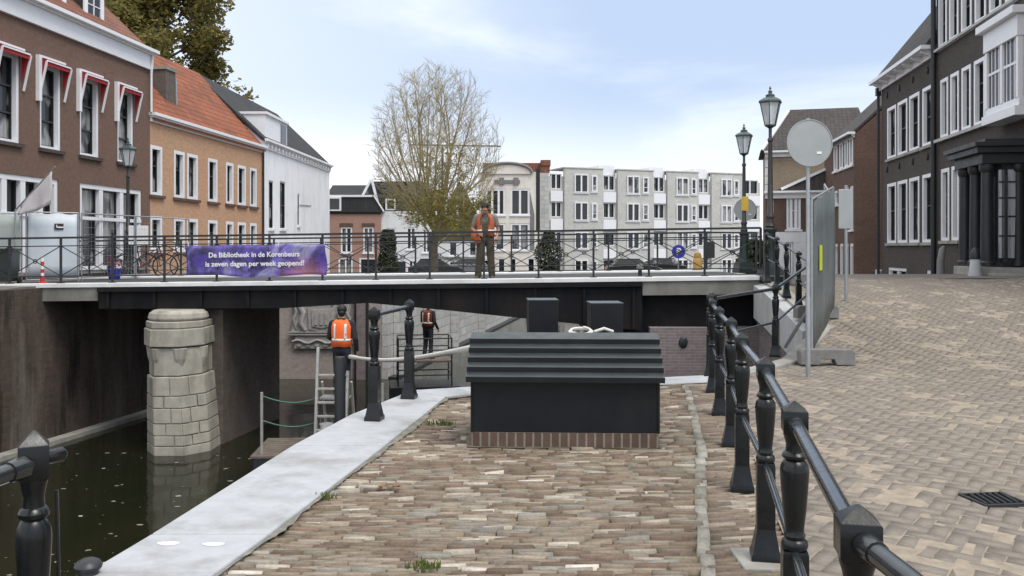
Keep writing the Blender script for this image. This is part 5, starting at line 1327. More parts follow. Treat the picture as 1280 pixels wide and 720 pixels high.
# tall building B with entrance porch and bay window
b0=rrow(1170.6); bd=(-.145,-1.0); nl=math.hypot(*bd); LB=15.0
b1=(b0[0]+bd[0]/nl*LB,b0[1]+bd[1]/nl*LB)
h=House('tall_brick_building',b0,b1,.5,'tall dark brick building with rows of white windows and a columned porch',10,'building')
zf=lambda px,py: h.z(px,py)
T2=(zf(1177,100),zf(1177,173)); T3b=zf(1173,62)
for (a,b) in ((1176,1185.5),(1188.5,1199),(1202.5,1214),(1218,1232),(1236.5,1250.5)):
    h.window(h.u(a),h.u(b),T2[1],T2[0],1,(.33,.66),.12,gl=M['glass_pale'],sillmat=M['white_paint'],inset=-.02,fd=.19)
for (a,b) in ((1173.5,1184),(1187,1198.5),(1202,1215),(1219,1233),(1237,1252),(1257,1276)):
    h.window(h.u(a),h.u(b),T3b,T3b+2.35,1,(.33,.66),.12,gl=M['glass_pale'],sillmat=M['white_paint'],inset=-.02,fd=.19)
for (a,b) in ((1177,1187),(1190,1199)):
    h.window(h.u(a),h.u(b),zf(1180,301),zf(1180,211),1,(.33,.66),.13,gl=M['glass_pale'],sillmat=M['concrete_dirty'],inset=-.02,fd=.19)
h.wall(12.5,M['dark_brick'])
f=MB(); f.box(.05,h.u(1255),-.14,-.092,T2[1]-.12,T2[1]-.02); f.box(.05,h.u(1275),-.14,-.092,T3b-.10,T3b-.02); f.build('sill_band',M['concrete'],h.root)
f=MB(); f.box(-.3,LB+.3,-.5,10.3,12.5,13.0); f.build('roof_cornice',M['white_paint'],h.root,bevel=.02)
f=MB(); f.tube((.06,-.12,12.4),(.06,-.12,-1.2),.085,None,10); f.build('drainpipe',M['black_matt'],h.root,smooth=50)
# white bay window upstairs
ua=h.u(1253); z0=zf(1262,150)+.15; z1=zf(1262,62)
f=MB(); f.extr_u([(-.55,z0-.25),(-.55,z0),(0,z0),(0,z0-.25)],ua,ua+2.2); f.box(ua+.0,ua+2.2,-.45,-.145,z0+.001,z0+.2)
for u in (ua+.02,ua+1.05,ua+2.05): f.box(u,u+.14,-.47,-.34,z0+.2,z1)
f.box(ua+2.05,ua+2.19,-.33,-.145,z0+.2,z1); f.box(ua-.02,ua+2.22,-.5,-.145,z1,z1+.55); f.box(ua-.14,ua+2.34,-.66,-.145,z1+.552,z1+.75)
bw=f.build('bay_window',M['white_paint'],h.root,bevel=.01)
f=MB(); f.box(ua+.1,ua+2.12,-.40,-.15,z0+.201,z1-.001); f.build('pane',M['glass_black'],bw)
f=MB()
for u in (.36,.62,.85,1.35,1.6,1.85): f.box(ua+u,ua+u+.03,-.425,-.402,z0+.2,z1)
f.box(ua+.1,ua+2.1,-.43,-.402,lerp(z0,z1,.62),lerp(z0,z1,.62)+.07); f.build('glazing_bars',M['white_paint'],bw)
# porch
pp=1.30
def up_(px,off):   # u on the plane pushed out by off
    k=(px-CX)/F; n=Vector((h.d.y,-h.d.x)); o=h.o+n*off; return (k*o.y-o.x)/(h.d.x-k*h.d.y)
u0,u1=up_(1184,pp+.15),up_(1222,pp+.15)
zt=zf(1200,176)
d_c=h.o.y+u1*h.d.y
zt=EYE-(176-310)*d_c/F-h.zb; zl_=EYE-(203-310)*d_c/F-h.zb; zb_=EYE-(345-310)*d_c/F-h.zb
f=MB(); f.box(u0+.12,u1-.12,-pp,-.003,zl_,zt-.28); f.box(u0,u1,-pp-.15,-.003,zt-.279,zt-.12); f.box(u0-.08,u1+.08,-pp-.23,-.003,zt-.119,zt); f.box(u0+.2,u1-.2,-pp+.1,-.003,zt+.001,zt+.10)
po=f.build('porch_roof',M['black_matt'],h.root,bevel=.012)
for (u,v) in ((u0+.35,-pp+.2),(u1-.35,-pp+.2),((u0+u1)/2,-pp+.2),(u1-.35,-.35)):
    f=MB(); f.lathe([(.20,zb_+.25),(.20,zb_+.33),(.16,zb_+.38),(.135,zl_-.22),(.17,zl_-.18),(.19,zl_-.10),(.19,zl_-.004)],14,(u,v,0)); c_=f.build('column',M['black_matt'],h.root,smooth=35)
f=MB(); f.box(u0+.3,u1-.28,-pp+.55,-.003,zb_+.22,zl_-.003); f.build('porch_screen',M['black_matt'],h.root)
for k in range(3):
    a=u0+.45+k*.72; f=MB(); f.box(a,a+.42,-pp+.52,-pp+.547,zb_+.35,zl_-.12); f.build('side_light',M['glass_pale'],h.root)
for k,(a,b) in enumerate(((-.95,-.55),(-.42,-.12))):
    f=MB(); f.box(u1-.277,u1-.25,a+.1,b+.1,zb_+.45,zl_-.15); pn=f.build('side_light',glass('lit curtain glass',dark=(.45,.47,.5),curtain=(.55,.57,.6),share=1) if k==0 else M['glass_dark'],h.root)
    for q in (.25,.47,.68,.86): f=MB(); z=lerp(zb_+.45,zl_-.15,q); f.box(u1-.249,u1-.235,a+.1,b+.1,z-.02,z+.02); f.build('glazing_bar',M['black_matt'],pn)
f=MB(); f.box(u0+.2,u1-.1,-pp-.05,-.003,-.8,zb_+.21); f.box(u1-.1,u1+.35,-pp+.1,-.2,-.8,zb_+.06); f.build('stone_step',M['concrete_dirty'],h.root,bevel=.015)
ud=u1+.1
f=MB(); f.box(ud+.35,ud+1.8,-.06,-.003,zb_,zl_-.1); f.build('door',M['black_matt'],h.root,bevel=.01)
for a in (.5,1.2):
    f=MB(); f.box(ud+a,ud+a+.45,-.085,-.062,zb_+1.2,zl_-.3); f.build('door_light',M['glass_dark'],h.root)
# guard stones before the facade
for (px,d,lab) in ((1219,22.4,'tapered pale guard stone with a dark cap in front of the columned porch'),):
    p=W(px,350,d); zz=zr(d); t=empty('guard_stone',(p.x,p.y,zz),0,lab,'guard stone')
    f=MB(); f.lathe([(.17,-.05),(.17,.0),(.145,.12),(.115,.42)],16); f.build('stone',M['concrete'],t,smooth=35)
    f=MB(); f.lathe([(.118,.421),(.122,.50),(.10,.62),(.06,.70),(.01,.73)],16); f.build('cap',M['black_matt'],t,smooth=40)
p=W(1176,350,25.5); t=empty('guard_stone',(p.x,p.y,zr(25.5)-.1),R(8),'leaning dark stone post at the foot of the tall brick building','guard stone')
f=MB(); f.path([(0,0,0),(-.01,0,.5),(.05,0,.85),(.10,0,.95)],[.12,.10,.09,.04],12); f.build('stone',M['concrete_grey'],t,smooth=40)
# house C, red brown, with blind gable wall toward the viewer
k=(1068-640)/1100; c1=(k*40,40.0); c0=(c1[0]+.145*6.5,46.5)
h=House('red_brown_house',c0,c1,-.1,'red brown brick house with a windowless side wall beside the dark brick house',8)
ze=h.z(1067,168)
for (a,b) in ((1042.5,1047),(1049.5,1054),(1056,1060.5),(1062,1066.5)):
    h.window(h.u(a),h.u(b),h.z(1065,206),h.z(1065,171),1,(.5,),.13,inset=-.02,fd=.19)
    h.window(h.u(a),h.u(b),h.z(1065,287 if a>1060 else 252),h.z(1065,232),1,(.5,),.14)
    h.window(h.u(a),h.u(b),h.z(1065,352),h.z(1065,304),1,(.5,),.15)
h.wall(ze,M['red_brown_brick'],gable=(3.6,4.0)); h.cornice(ze-.15,ze+.05,.06,gut=.25)
h.gable_roof(ze+.05,3.7,M['slate_brown'],oh=.2,ry=4.0,ro=.02,lo=.1)
f=MB(); u=h.L; f.box(u+.002,u+.05,.9,1.9,h.z(1068,352),h.z(1068,337)); f.build('basement_frame',M['white_paint'],h.root)
f=MB(); f.box(u+.052,u+.06,1.0,1.8,h.z(1068,352),h.z(1068,338.5)); f.build('basement_pane',M['glass_dark'],h.root)
# corner house D with large brown roof
h=House('corner_house',(14.98,52),(14.98+5.5,52-1.4),-.3,'beige brick corner house with a big dark brown roof behind the round sign',5)
ze=h.z(985,190)
h.wall(ze,M['beige_brick']); h.cornice(ze-.28,ze+.02,.10,u1=h.u(1010))
h.hip_roof(ze+.05,h.z(1000,137)-ze+.35,M['slate_brown'],1.5,.2,oh=.3,ry=2.6)
f=MB(); f.bar((-.2,-.27,ze+.13),(1.45,2.5,h.z(1000,137)+.33),.14,.1); f.build('verge_board',M['white_paint'],h.root)
f=MB(); 
for z in np.arange(.2,ze-.3,.5): f.box(-.03,.25+.12*(int(z*2)%2),-.03,-.002,z,z+.46)
f.build('corner_stones',M['white_wash'],h.root)
# annex with white ground floor
h=House('corner_annex',(13.54,47),(13.54+3.5,47-.85),-.2,'low red brick annex with white ground floor below the corner house',3,'house')
H0=h.z(980,241)
h.window(h.u(983),h.u(1001),h.z(990,287),h.z(990,246),3,(.6,),.10,sash=M['white_paint'],gl=M['glass_dark'])
h.window(h.u(960),h.u(967),h.z(990,287),h.z(990,250),1,(.6,),.10,gl=M['glass_dark'])
for (a,b) in ((962,969),(985,991)): h.window(h.u(a),h.u(b),h.z(990,345),h.z(990,303),1,(.6,),.10,gl=M['glass_dark'],sill=False)
h.wall(H0,M['red_brown_brick'])
f=MB()
for (a,b) in ((0,h.u(961.5)),(h.u(969.5),h.u(984.5)),(h.u(991.5),h.L-.05)): f.box(a,b,-.05,-.002,-.6,h.z(990,291))
f.box(0,h.L-.05,-.06,-.051,h.z(990,303),h.z(990,290)); f.build('white_front',M['white_wash'],h.root)
h.cornice(H0-.3,H0+.04,.08)
f=MB(); f.extr_v([(.3,H0+.05),(h.L,H0+.05),(h.L,h.z(1041,206)),(h.L*.5,h.z(1000,224))],.05,2.9); f.build('roof',M['slate_brown'],h.root)
f=MB(); f.bar((.8,.0,H0+.2),(h.L,-.02,h.z(1041,205)),.10,.14); f.build('verge_board',M['white_paint'],h.root)
# ================================================================== trees
def rnd(a,b): return random.uniform(a,b)
def grow(f,p,d,L,r,lev,maxlev,tips,up=.25,kids=(5,4,3),spread=(22,40),ratio=(.38,.6)):
    n=5 if lev<2 else 3; pts=[p]; q=p.copy(); dd=d.copy()
    for i in range(n):
        dd=(dd+Vector((random.gauss(0,.08),random.gauss(0,.08),random.gauss(0,.05)+up*.12))).normalized(); q=q+dd*(L/n); pts.append(q.copy())
    rad=[r*(1-.72*i/n) for i in range(n+1)]
    f.path(pts,rad,7 if lev==0 else (5 if lev==1 else 3),cap=lev==0)
    if lev>=maxlev: tips.append(pts); return
    for k in range(kids[lev]):
        t=rnd(.28,.97) if lev else rnd(.22,.97); i=min(n-1,int(t*n)); fr=t*n-i
        b=pts[i].lerp(pts[i+1],fr); ax=(pts[i+1]-pts[i]).normalized()
        perp=Vector((random.gauss(0,1),random.gauss(0,1),random.gauss(0,.6))); perp=(perp-ax*perp.dot(ax)).normalized()
        a=R(rnd(*spread)); nd_=(ax*math.cos(a)+perp*math.sin(a)).normalized()
        grow(f,b,nd_,L*rnd(*ratio)*(1.15-.5*t),r*(1-.72*t)*.62,lev+1,maxlev,tips,up,kids,spread,ratio)
    tips.append(pts)
def leaves(f,pts,n,size,jit,flat=.5):
    for k in range(n):
        P=random.choice(pts); c=P[random.randrange(len(P))]+Vector((random.gauss(0,jit),random.gauss(0,jit),random.gauss(0,jit)))
        u=Vector((random.gauss(0,1),random.gauss(0,1),random.gauss(0,flat))).normalized(); v=u.orthogonal().normalized(); v=(v*math.cos(k)+u.cross(v)*math.sin(k))
        s=size*rnd(.6,1.3); f.add([c-u*s,c+v*s*.55,c+u*s,c-v*s*.55],[(0,1,2,3)])
# big half bare tree on the canal bank
base=W(542,345,50); base.z=zl(50)-.1
t=empty('bare_tree',base,0,'tall half bare tree with fan of twigs and a few yellow green leaves','tree')
random.seed(21)
tips=[]
rg=np.random.default_rng(5)
A=rg.uniform(-1,1,(16000,3)); A=A[(A**2).sum(1)<1]; A=A*np.array([3.7,3.3,4.9])+np.array([.2,0,7.1])
A=A[(A[:,2]>3.0)|(np.hypot(A[:,0]-.1,A[:,1])>1.0)]; A=A[A[:,2]>2.6]; A=A[:4200]
N=[np.array(p) for p in ((0,0,-.1),(.03,0,.5),(.02,.02,1.1),(.0,.04,1.7),(.05,.02,2.2),(.06,0,2.6))]; par=[-1,0,1,2,3,4]
for (bx_,bz) in ((-.28,1.9),(.3,2.3)):
    N.append(np.array((bx_,0,bz+.3))); par.append(3)
LD=[]
for k in range(105):
    az_=k*2.399; q_=(k%35+.5)/35 if k>=35 else (k+.5)/35
    rr_=math.sqrt(q_)*1.25+rg.normal(0,.05); d=np.array([math.sin(rr_)*math.cos(az_),math.sin(rr_)*math.sin(az_)*.9,math.cos(rr_)]); d/=np.linalg.norm(d)
    if k<16 or not LD: i_=int(rg.choice([3,4,5,5])); p=N[i_].copy()
    else:
        cand=sorted(LD,key=lambda l:-float(np.dot(l[1],d)))[:2]; l=cand[int(rg.integers(0,len(cand)))]; nn=l[0]; i_=nn[int(len(nn)*rg.uniform(.10,.62))]; p=N[i_].copy()
        d=d*.75+(p-np.array([.05,0,2.0]))/np.linalg.norm(p-np.array([.05,0,2.0]))*.45; d/=np.linalg.norm(d)
    nn=[]; lim=rg.uniform(.80,1.0)
    while True:
        d=d+rg.normal(0,.045,3)+np.array([0,0,.010]); d/=np.linalg.norm(d); p=p+d*.2
        if (((p-np.array([.2,0,7.1]))/np.array([3.7,3.3,4.9]))**2).sum()>lim and p[2]>4: break
        if p[2]>13 or np.hypot(p[0],p[1])>3.6: break
        N.append(p.copy()); par.append(i_); i_=len(N)-1; nn.append(i_)
    if len(nn)>6: LD.append((nn,d))
nd0=np.full(len(A),1e9); ni=np.zeros(len(A),int)
def upd(i0):
    for i in range(i0,len(N)):
        d=np.linalg.norm(A-N[i],axis=1); m=d<nd0; nd0[m]=d[m]; ni[m]=i
upd(0); STEP=.20; alive=np.ones(len(A),bool); seen=set()
for it in range(9):
    idx=np.where(alive&(nd0<4.5))[0]
    if len(idx)==0 or len(N)>14000: break
    i0=len(N); by_=ni[idx]
    for k in np.unique(by_):
        q=A[idx[by_==k]]-N[k]; q=q/np.linalg.norm(q,axis=1)[:,None]; rd=N[k]-np.array([.1,0,1.6]); rd=rd/(np.linalg.norm(rd)+1e-6); d=q.mean(0)+rd*1.1+rg.normal(0,.08,3); l=np.linalg.norm(d)
        if l<1e-3: continue
        p=N[k]+d/l*STEP; key=(k,)+tuple(np.round(p,1))
        if key in seen: continue
        seen.add(key); N.append(p); par.append(int(k))
    if len(N)==i0: break
    upd(i0); alive&=nd0>.27
kids=[[] for _ in N]
for i,p in enumerate(par):
    if p>=0: kids[p].append(i)
rad=np.zeros(len(N))
for i in range(len(N)-1,-1,-1):
    rad[i]=.0075 if not kids[i] else sum(rad[c]**2.25 for c in kids[i])**(1/2.25)
rad=np.minimum(rad*1.0,.30); print('tree nodes',len(N),rad.max())
fb_=MB(); fbr=MB()
stack=[(0,None)]
while stack:
    i,pre=stack.pop(); chn=[pre,i] if pre is not None else [i]; c=i
    while kids[c]:
        ks=sorted(kids[c],key=lambda j:-rad[j]); 
        for o_ in ks[1:]: stack.append((o_,c))
        c=ks[0]; chn.append(c)
    rr=[float(rad[j]) for j in chn]
    if pre is not None: rr[0]=min(rr[0],rr[1]*1.15)
    P=[Vector(N[j]) for j in chn]
    if len(P)>1:
        (fb_ if pre is None else fbr).path(P,rr,8 if rr[0]>.08 else (5 if rr[0]>.03 else 3),cap=False); tips.append(P)
for i in range(len(N)):
    if rad[i]<.016 and N[i][2]>3.0:
        d0=Vector(N[i]-N[par[i]]).normalized()
        for k in range(1 if kids[i] else 3):
            d=(d0+Vector(rg.normal(0,.28,3))+Vector((0,0,.12))).normalized(); L=rg.uniform(.22,.55); b_=Vector(N[i]); m_=b_+d*L*.5+Vector(rg.normal(0,.03,3)); e_=b_+d*L
            fbr.path([b_,m_,e_],[.0065,.005,.003],3,cap=False)
fb_.build('trunk',M['bark'],t,smooth=60,recalc=False)
fbr.build('branches',M['twig'],t,smooth=60,recalc=False)
fl=MB(); low=[P for P in tips if P[-1].z<5.6]; allp=tips
leaves(fl,[P for P in tips if P[-1].z<4.6 and abs(P[-1].x)<3.2],2400,.09,.2)
leaves(fl,[P for P in tips if P[-1].z<7.6 and P[-1].x>-.6 and abs(P[-1].x)<2.2],1800,.075,.16)
leaves(fl,allp,2600,.04,.10)
fl.build('crown',M['leaf_yellow'],t,recalc=False)
p=W(553,345,92); cr=empty('crane',(p.x,p.y,FZ),0,'thin dark crane boom seen through the twigs of the bare tree','crane')
f=MB(); f.bar((0,0,0),(0,0,EYE+128*92/1100-FZ),.22,.22); f.build('mast',M['black_matt'],cr)
f=MB(); xa,xb=W(512,180,92).x-p.x,W(626,180,92).x-p.x; z_=EYE+129*92/1100-FZ; f.bar((xa,0,z_),(xb,0,z_-.15),.12,.14); f.build('boom',M['wood'],cr)
# dense tree behind the left roofs
def leafy_tree(name,base,H,cr,label,mat,trunk_r,nclump,nleaf,size,group=None,zlow=.4,seed=1):
    random.seed(seed)
    t=empty(name,base,0,label,'tree',group); f=MB(); tips=[]
    f.path([Vector((0,0,-.5)),Vector((.1,0,H*.2)),Vector((0,.1,H*.4)),Vector((0,0,H*.7))],[trunk_r,trunk_r*.8,trunk_r*.65,trunk_r*.25],9)
    cl=[]
    for k in range(nclump):
        a=rnd(0,6.283); z=rnd(zlow,1.0)*H; q=(z/H-zlow)/(1-zlow); rr=cr*math.sqrt(max(.02,math.sin(math.pi*min(.97,q*.85+.12))))*rnd(.35,1.0)
        c=Vector((rr*math.cos(a),rr*math.sin(a),z)); cl.append((c,rnd(.55,1.15)*cr*.30))
        s=Vector((0,0,max(H*.25,z-rr*.9))); m=(s+c)/2+Vector((0,0,-.2)); f.path([s,m,c],[trunk_r*.28,trunk_r*.15,.02],5,cap=False)
    f.build('trunk',M['bark'],t,smooth=60,recalc=False)
    g=MB()
    for k in range(nleaf):
        c,r=random.choice(cl); v=Vector((random.gauss(0,1),random.gauss(0,1),random.gauss(0,.75))); v=v.normalized()*r*random.random()**.45
        p=c+v; u=Vector((random.gauss(0,1),random.gauss(0,1),random.gauss(0,.6))).normalized(); w=u.orthogonal().normalized(); s=size*rnd(.6,1.35)
        w=w*math.cos(k)+u.cross(w)*math.sin(k)
        g.add([p-u*s,p+w*s*.6,p+u*s,p-w*s*.6],[(0,1,2,3)])
    g.build('crown',mat,t,recalc=False); return t
b=W(206,300,58); leafy_tree('leafy_tree',(b.x,b.y,zl(58)),20.5,5.0,'dense olive brown tree rising behind the orange tiled roof',M['leaf_olive'],.45,95,34000,.17,zlow=.28,seed=5)
b=W(120,300,66); leafy_tree('leafy_tree',(b.x,b.y,zl(58)),23,6.0,'broad olive tree behind the roof with the white dormers',M['leaf_olive'],.45,60,14000,.22,zlow=.3,seed=8)
def bush(px,d,pt,w,label,seed,zb=FZ):
    random.seed(seed); p=W(px,340,d); H=EYE-(pt-310)*d/F-zb
    t=empty('evergreen_shrub',(p.x,p.y,zb),0,label,'shrub'); f=MB(); f.tube((0,0,-.1),(0,0,H*.5),.09,.04,7); f.build('stem',M['bark'],t)
    g=MB()
    for k in range(2600):
        z=random.random(); rr=w*(.35+.75*math.sin(math.pi*min(.93,z*.8+.15)))*random.random()**.4*(1+.18*math.sin(9*z+seed)); a=rnd(0,6.28)
        p_=Vector((rr*math.cos(a),rr*math.sin(a),H*z)); u=Vector((random.gauss(0,1),random.gauss(0,1),random.gauss(0,.8))).normalized(); v=u.orthogonal().normalized(); s=.11*rnd(.6,1.4)
        g.add([p_-u*s,p_+v*s*.6,p_+u*s,p_-v*s*.6],[(0,1,2,3)])
    g.build('foliage',M['leaf_dark'],t,recalc=False)
bush(686,70,289,.95,'rounded dark evergreen shrub in front of the apartment block corner',3)
bush(485,68,287,.72,'narrow dark shrub between the pink and white far houses',6)
bush(945,52,300,.9,'dark green shrub behind the far lamp post',9,-.3)

# ================================================================== cars on the far quay
def car(px,d,rz,label,paint,L=4.1):
    p=W(px,340,d); t=empty('parked_car',(p.x,p.y,-.62 if d<72 else FZ),rz,label,'car','cars parked on the far quay'); Hw=.82
    prof=[(-L/2,.35),(-L/2,.75),(-L/2+.15,.90),(-L*.30,.95),(-L*.20,1.0),(L*.22,1.0),(L*.38,.90),(L/2-.08,.75),(L/2,.55),(L/2,.30),(L*.42,.22),(-L*.42,.22)]
    f=MB(); f.extr_v(prof,-Hw,Hw); f.build('body',paint,t,bevel=.06)
    f=MB(); vs=[]
    for y,k in ((-Hw+.06,1),(Hw-.06,1)):
        s_=1 if y>0 else -1
        vs+=[(-L*.40,y,.93),(L*.28,y,.96),(L*.10,y-s_*.16,1.42),(-L*.28,y-s_*.16,1.42)]
    f.add(vs,[(0,1,2,3),(4,7,6,5),(0,4,5,1),(1,5,6,2),(2,6,7,3),(3,7,4,0)]); f.build('cabin_glass',M['glass_dark'],t,bevel=.03)
    f=MB(); f.box(-L*.285,L*.105,-Hw+.2,Hw-.2,1.41,1.46); f.build('roof',paint,t,bevel=.02)
    for x in (-L*.31,L*.31):
        for y in (-Hw,Hw):
            f=MB(); Mx=Matrix.Translation((x,y,.31))@Matrix.Rotation(R(90),4,'X'); f.lathe([(.2,-.11),(.31,-.10),(.31,.10),(.2,.11)],18,M=Mx); w_=f.build('wheel',M['rubber'],t,smooth=40)
            f=MB(); f.lathe([(.04,-.125),(.19,-.115),(.19,.115),(.04,.125)],12,M=Mx); f.build('rim',M['galv'],w_,smooth=40)
    for s_ in (-1,1):
        f=MB(); f.box(L/2-.05,L/2+.012,s_*.6-.15,s_*.6+.15,.58,.72); f.build('headlight',M['white_plain'],t,bevel=.02)
        f=MB(); f.box(-L/2-.012,-L/2+.05,s_*.62-.13,s_*.62+.13,.62,.78); f.build('tail_light',M['red'],t,bevel=.02)
car(545,66,R(4),'dark parked car nearest the big bare tree',M['car_dark'])
car(583,69,R(182),'grey parked car between the big tree and the standing man',M['car_grey'])
car(791,66,R(3),'black parked car in front of the apartments, nearer the shrub',M['car_dark'])
car(822,70,R(180),'dark parked car in front of the apartments, beside the blue parking sign',M['car_dark'],4.4)

# ================================================================== people
def capsule(f,a,b,ra,rb,n=14,sx=1,sy=1):
    a=Vector(a); b=Vector(b); f.path([a,b],[ra,rb],n); f.ball(a,(ra*1.0,ra*1.0,ra*1.0),12,8); f.ball(b,(rb,rb,rb),12,8)
def remesh(f,name,mat,parent,vox,smooth=4):
    o=f.build(name,mat,None,recalc=True)
    m=o.modifiers.new('r','REMESH'); m.mode='VOXEL'; m.voxel_size=vox; m.use_smooth_shade=True
    s=o.modifiers.new('s','SMOOTH'); s.iterations=smooth; s.factor=.5
    dg=bpy.context.evaluated_depsgraph_get(); dg.update()
    me=bpy.data.meshes.new_from_object(o.evaluated_get(dg)); o.modifiers.clear(); old=o.data; o.data=me; bpy.data.meshes.remove(old)
    me.shade_smooth()
    if not me.materials: me.materials.append(mat)
    o.parent=parent; return o
def hand(f,wr,d,side,palm_n):
    """palm, four unequal curled fingers and a thumb; d = direction of the hand, side = toward the thumb"""
    d=Vector(d).normalized(); n=Vector(palm_n); n=(n-d*n.dot(d)).normalized(); s=Vector(side); s=(s-d*s.dot(d)-n*s.dot(n)).normalized(); wr=Vector(wr)
    for q in (-.028,-.009,.010,.028): capsule(f,wr+s*q*.6,wr+d*.085+s*q,.015,.013,8)
    for q,l in ((.030,.068),(.010,.078),(-.010,.073),(-.029,.055)):
        b=wr+d*.088+s*q; k1=b+(d*.9+n*.35).normalized()*l*.5; k2=k1+(d*.5+n*.85).normalized()*l*.32; k3=k2+(d*.1+n*1).normalized()*l*.26
        capsule(f,b,k1,.0098,.009,8); capsule(f,k1,k2,.009,.0083,8); capsule(f,k2,k3,.0083,.0075,8)
    b=wr+d*.025+s*.03; k=b+(d*.55+s*.8+n*.2).normalized()*.042; e=k+(d*.85+s*.25+n*.4).normalized()*.034
    capsule(f,b,k,.013,.011,8); capsule(f,k,e,.011,.009,8)
def person(loc,rz,label,J,group=None,hair=True):
    t=empty('person',loc,rz,label,'person',group); f=MB()
    P={k:Vector(v) for k,v in J.items()}
    for s_ in ('l','r'):
        capsule(f,P['hip_'+s_],P['knee_'+s_],.078,.052); capsule(f,P['knee_'+s_],P['ank_'+s_],.052,.036)
        capsule(f,P['sho_'+s_],P['elb_'+s_],.050,.038); capsule(f,P['elb_'+s_],P['wri_'+s_],.037,.026)
        tp=P['toe_'+s_]; capsule(f,P['ank_'+s_]-Vector((0,0,.03)),tp,.04,.032)
        d=(P['wri_'+s_]-P['elb_'+s_]).normalized(); hand(f,P['wri_'+s_],J.get('hd_'+s_,d),J.get('ht_'+s_,(0,-1,0)),J.get('hn_'+s_,(1 if s_=='l' else -1,0,0)))
    pel=(P['hip_l']+P['hip_r'])/2; che=(P['sho_l']+P['sho_r'])/2
    for a in (-1,1):
        capsule(f,pel+Vector((a*.06,0,.02)),pel.lerp(che,.45)+Vector((a*.06,0,0)),.105,.098); capsule(f,pel.lerp(che,.45)+Vector((a*.06,0,0)),che+Vector((a*.09,0,-.08)),.098,.098)
    capsule(f,P['sho_l'],P['sho_r'],.062,.062); capsule(f,che+Vector((0,0,-.02)),P['neck'],.07,.055); capsule(f,P['neck'],P['head']-Vector((0,0,.05)),.054,.056)
    hr=Vector(J.get('face',(0,-1,0))).normalized()
    up=(P['head']-P['neck']).normalized(); rt=hr.cross(up).normalized(); hr=up.cross(rt).normalized()
    H=P['head']; Mx=Matrix((( rt.x,-hr.x,up.x,H.x),(rt.y,-hr.y,up.y,H.y),(rt.z,-hr.z,up.z,H.z),(0,0,0,1)))
    f.ball((0,.01,.02),(.076,.098,.105),18,12,Mx); f.ball((0,-.03,-.05),(.058,.068,.07),14,10,Mx)
    f.ball((0,-.100,-.012),(.014,.022,.026),10,8,Mx); f.ball((0,-.088,-.065),(.026,.012,.010),10,6,Mx); f.ball((0,-.082,.03),(.055,.02,.014),10,6,Mx)
    for a in (-1,1): f.ball((a*.078,.012,0),(.010,.020,.032),8,8,Mx)
    remesh(f,'body',M['skin'],t,.0065,3)
    e=MB()
    for a in (-1,1): e.ball((a*.030,-.086,.012),(.012,.008,.008),10,8,Mx)
    e.build('eyes',M['black_matt'],t,smooth=60)
    hh=MB(); hh.ball((0,.022,.040),(.086,.100,.098),18,12,Mx); hh.ball((0,.05,-.02),(.075,.072,.08),14,10,Mx)
    for k in range(26):
        a=rnd(0,6.28); q=rnd(.0,1.2); hh.ball((.08*math.sin(q)*math.cos(a),.02+.09*math.sin(q)*math.sin(a),.045+.085*math.cos(q)),(.022,.022,.02),8,6,Mx)
    o=MB(); o.v=hh.v; o.f=hh.f; o.mi=hh.mi
    remesh(o,'hair',M['hair'],t,.008,2)
    return t,P,pel,che,Mx
def trousers(t,P,pel,mat,top=.12,r=(.095,.072,.062),folds=True):
    f=MB()
    for s_ in ('l','r'):
        capsule(f,P['hip_'+s_],P['knee_'+s_],r[0],r[1]); capsule(f,P['knee_'+s_],P['ank_'+s_]+Vector((0,0,.02)),r[1],r[2])
        for q in (.25,.5,.75): c=P['knee_'+s_].lerp(P['ank_'+s_],q); f.ball(c+Vector((rnd(-.01,.01),rnd(-.01,.01),0)),(r[2]+.012,r[2]+.012,.022))
    for a in (-1,1): capsule(f,pel+Vector((a*.055,0,0)),pel+Vector((a*.055,0,top)),.122,.116)
    remesh(f,'trousers',mat,t,.011,4)
def boots(t,P,mat):
    for s_ in ('l','r'):
        f=MB(); a=P['ank_'+s_]; tp=P['toe_'+s_]; capsule(f,a+Vector((0,0,.04)),a-Vector((0,0,.03)),.056,.052); capsule(f,a-Vector((0,0,.035)),tp,.050,.042); remesh(f,'boot',mat,t,.01,2)
def torso_cloth(t,pel,che,name,mat,z0,z1,g,sl=None,P=None,long=False):
    f=MB(); a0=pel+Vector((0,0,z0)); 
    for a in (-1,1):
        mid=pel.lerp(che,.5); capsule(f,a0+Vector((a*.06,0,0)),mid+Vector((a*.062,0,0)),.108+g,.103+g); capsule(f,mid+Vector((a*.062,0,0)),che+Vector((a*.09,0,-.06)),.103+g,.100+g)
    capsule(f,P['sho_l'].lerp(che,.12),P['sho_r'].lerp(che,.12),.068+g,.068+g); capsule(f,che,P['neck'].lerp(che,.35),.085+g,.07+g)
    if sl is not None:
        for s_ in ('l','r'):
            e=P['elb_'+s_]; 
            if long: capsule(f,P['sho_'+s_],e,.064+g*.4,.052); capsule(f,e,e.lerp(P['wri_'+s_],.96),.052,.040)
            else: capsule(f,P['sho_'+s_],P['sho_'+s_].lerp(e,sl),.070+g*.3,.064)
    return remesh(f,name,mat,t,.011,4)
